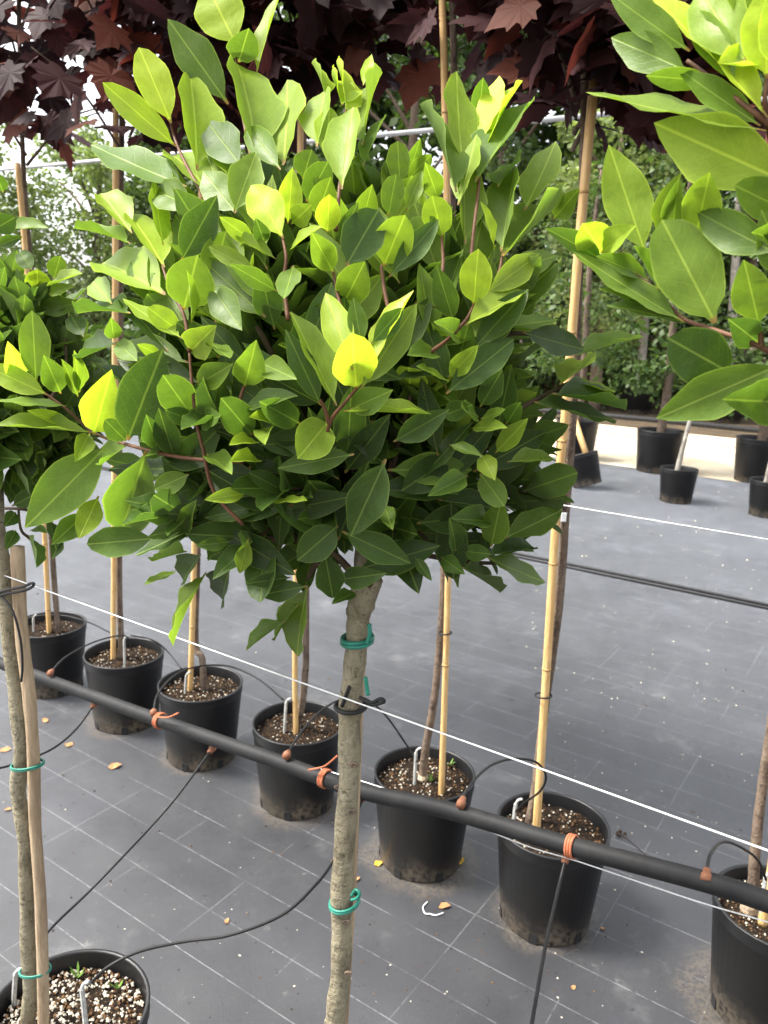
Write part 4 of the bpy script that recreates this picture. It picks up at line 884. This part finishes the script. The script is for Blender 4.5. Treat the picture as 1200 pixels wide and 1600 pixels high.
# ------------------------------------------------------------------ litter on the fabric
def litter(label, x, y, size, mat, rz):
    b = MB(); vs = []; rnd = random.Random(int(x * 7 + y))
    out = [(-.5, -.1), (-.2, -.32), (.2, -.3), (.55, .0), (.25, .28), (-.2, .25)]
    vs = [(0, 0, .12)] + [(p * rnd.uniform(.8, 1.2), q * rnd.uniform(.8, 1.3), rnd.uniform(0, .22)) for p, q in out]
    c = onz(x, y, GZ); m = Matrix.Rotation(rz, 3, 'Z'); b.add([c + m @ (Vector(v) * size) + Vector((0, 0, .002)) for v in vs], [(0, i + 1, (i + 1) % 6 + 1) for i in range(6)])
    o = b.build('fallen_leaf', MAT[mat], origin=c, smooth=False); tag(o, label, 'leaf', 'dry leaf scraps on the fabric')
for i, (lab, x, y, s, m, rz) in enumerate([('orange triangular leaf scrap on open fabric near the wooden post', 178, 1199, .04, 'dry_leaf', .4), ('curled tan leaf scrap between post and pipe', 107, 1165, .036, 'dry_leaf', 1.2), ('pale tan leaf scrap by the darker bay trunk', 8, 1172, .04, 'dry_leaf', .2),
    ('small tan leaf scrap just behind the wooden post', 71, 1127, .035, 'dry_leaf', 2), ('bright yellow scrap at the foot of the pot behind the trunk', 433, 1264, .035, 'yellow_leaf', .1), ('yellow scrap on the trunk side of the yellow-scrap pot', 591, 1350, .03, 'yellow_leaf', .5),
    ('yellow curled scrap on the loop side of the yellow-scrap pot', 719, 1348, .035, 'yellow_leaf', .8), ('tan leaf triangle beside the white bent clip', 694, 1418, .03, 'dry_leaf', .1), ('tan scrap close behind the lower green tie', 557, 1375, .02, 'dry_leaf', .7), ('orange crumb between pot and fabric corner', 895, 1544, .016, 'dry_leaf', .3),
    ('tiny rust crumb past the looping-tube pot', 941, 1452, .014, 'dry_leaf', .9), ('thin orange sliver below the long drip tube line', 354, 1441, .018, 'dry_leaf', 1.4), ('tiny tan scrap beside the trunk of the darker laurel', 13, 1266, .02, 'dry_leaf', .2)]): litter(lab, x, y, s, m, rz)
b = MB(); b.tube(smooth_path([onz(x, y, GZ + .004) for x, y in ((668, 1409), (661, 1417), (664, 1427), (672, 1428), (681, 1430), (693, 1426))], 4), .0016, 6); o = b.build('wire_clip', MAT['white'], origin=onz(672, 1420, GZ)); tag(o, 'white bent plastic clip lying on the fabric by a tan leaf', 'clip')
b = MB(); c = onz(970, 1303, GZ + .006)
for k in range(5): blob(b, c + Vector((random.uniform(-.012, .012), random.uniform(-.01, .01), random.uniform(0, .006))), .008)
b.tube([c, c + Vector((.03, -.05, -.003)), c + Vector((.055, -.10, -.006))], .0012, 5); o = b.build('dirt_clod', MAT['clod'], origin=c, smooth=False); tag(o, 'dark dirt clod with a thin root on open fabric', 'clod')
b = MB(); rnd = random.Random(9)
for k in range(1000):
    if k < 430: x, y = rnd.uniform(830, 1200), 760 + 640 * rnd.random() ** 1.6
    else: x, y = rnd.uniform(0, 1200), rnd.uniform(900, 1600)
    p = onz(x, y, GZ); q = .0009 + .0036 * rnd.random() ** 1.8 * (1.3 if p.y > 3 else .85) * (1.9 if p.y > 5 else 1) * (1 if k < 430 or rnd.random() < .4 else .7)
    blob(b, p + Vector((0, 0, q * .3)), q, (0 if rnd.random() < .8 else 1) if k < 430 else (0 if rnd.random() < .3 else 1 if rnd.random() < .5 else 2), .6)
o = b.build('perlite_specks', [MAT['perlite'], MAT['bits'], MAT['clod']], smooth=False); tag(o, 'scattered white perlite specks and crumbs on the grey fabric', 'perlite', kind='stuff')
# small weeds in two of the pots
for (x, y, n, lab) in ((702, 1198, 9, 'tiny pale weed beside the stake in the yellow-scrap pot'), (672, 1222, 8, 'tiny grass tuft at the front of the yellow-scrap pot'), (122, 1528, 7, 'small green seedling at the back rim of the perlite pot'), (185, 1545, 6, 'small yellow-green seedling beside the perlite pot rim')):
    b = MB(); c = onz(x, y, .242); rnd = random.Random(x)
    for k in range(n):
        a = rnd.uniform(0, 6.28); d = Vector((math.cos(a), math.sin(a), 1.2)) * rnd.uniform(.008, .02); s_ = Vector((-math.sin(a), math.cos(a), 0)) * .0025
        b.add([c - s_ * .4, c + s_ * .4, c + d * .6 + s_, c + d, c + d * .6 - s_], [(0, 1, 2, 4), (4, 2, 3)])
    o = b.build('weed', MAT['weed'], origin=c, smooth=False); tag(o, lab, 'weed', 'tiny weeds in the pots')
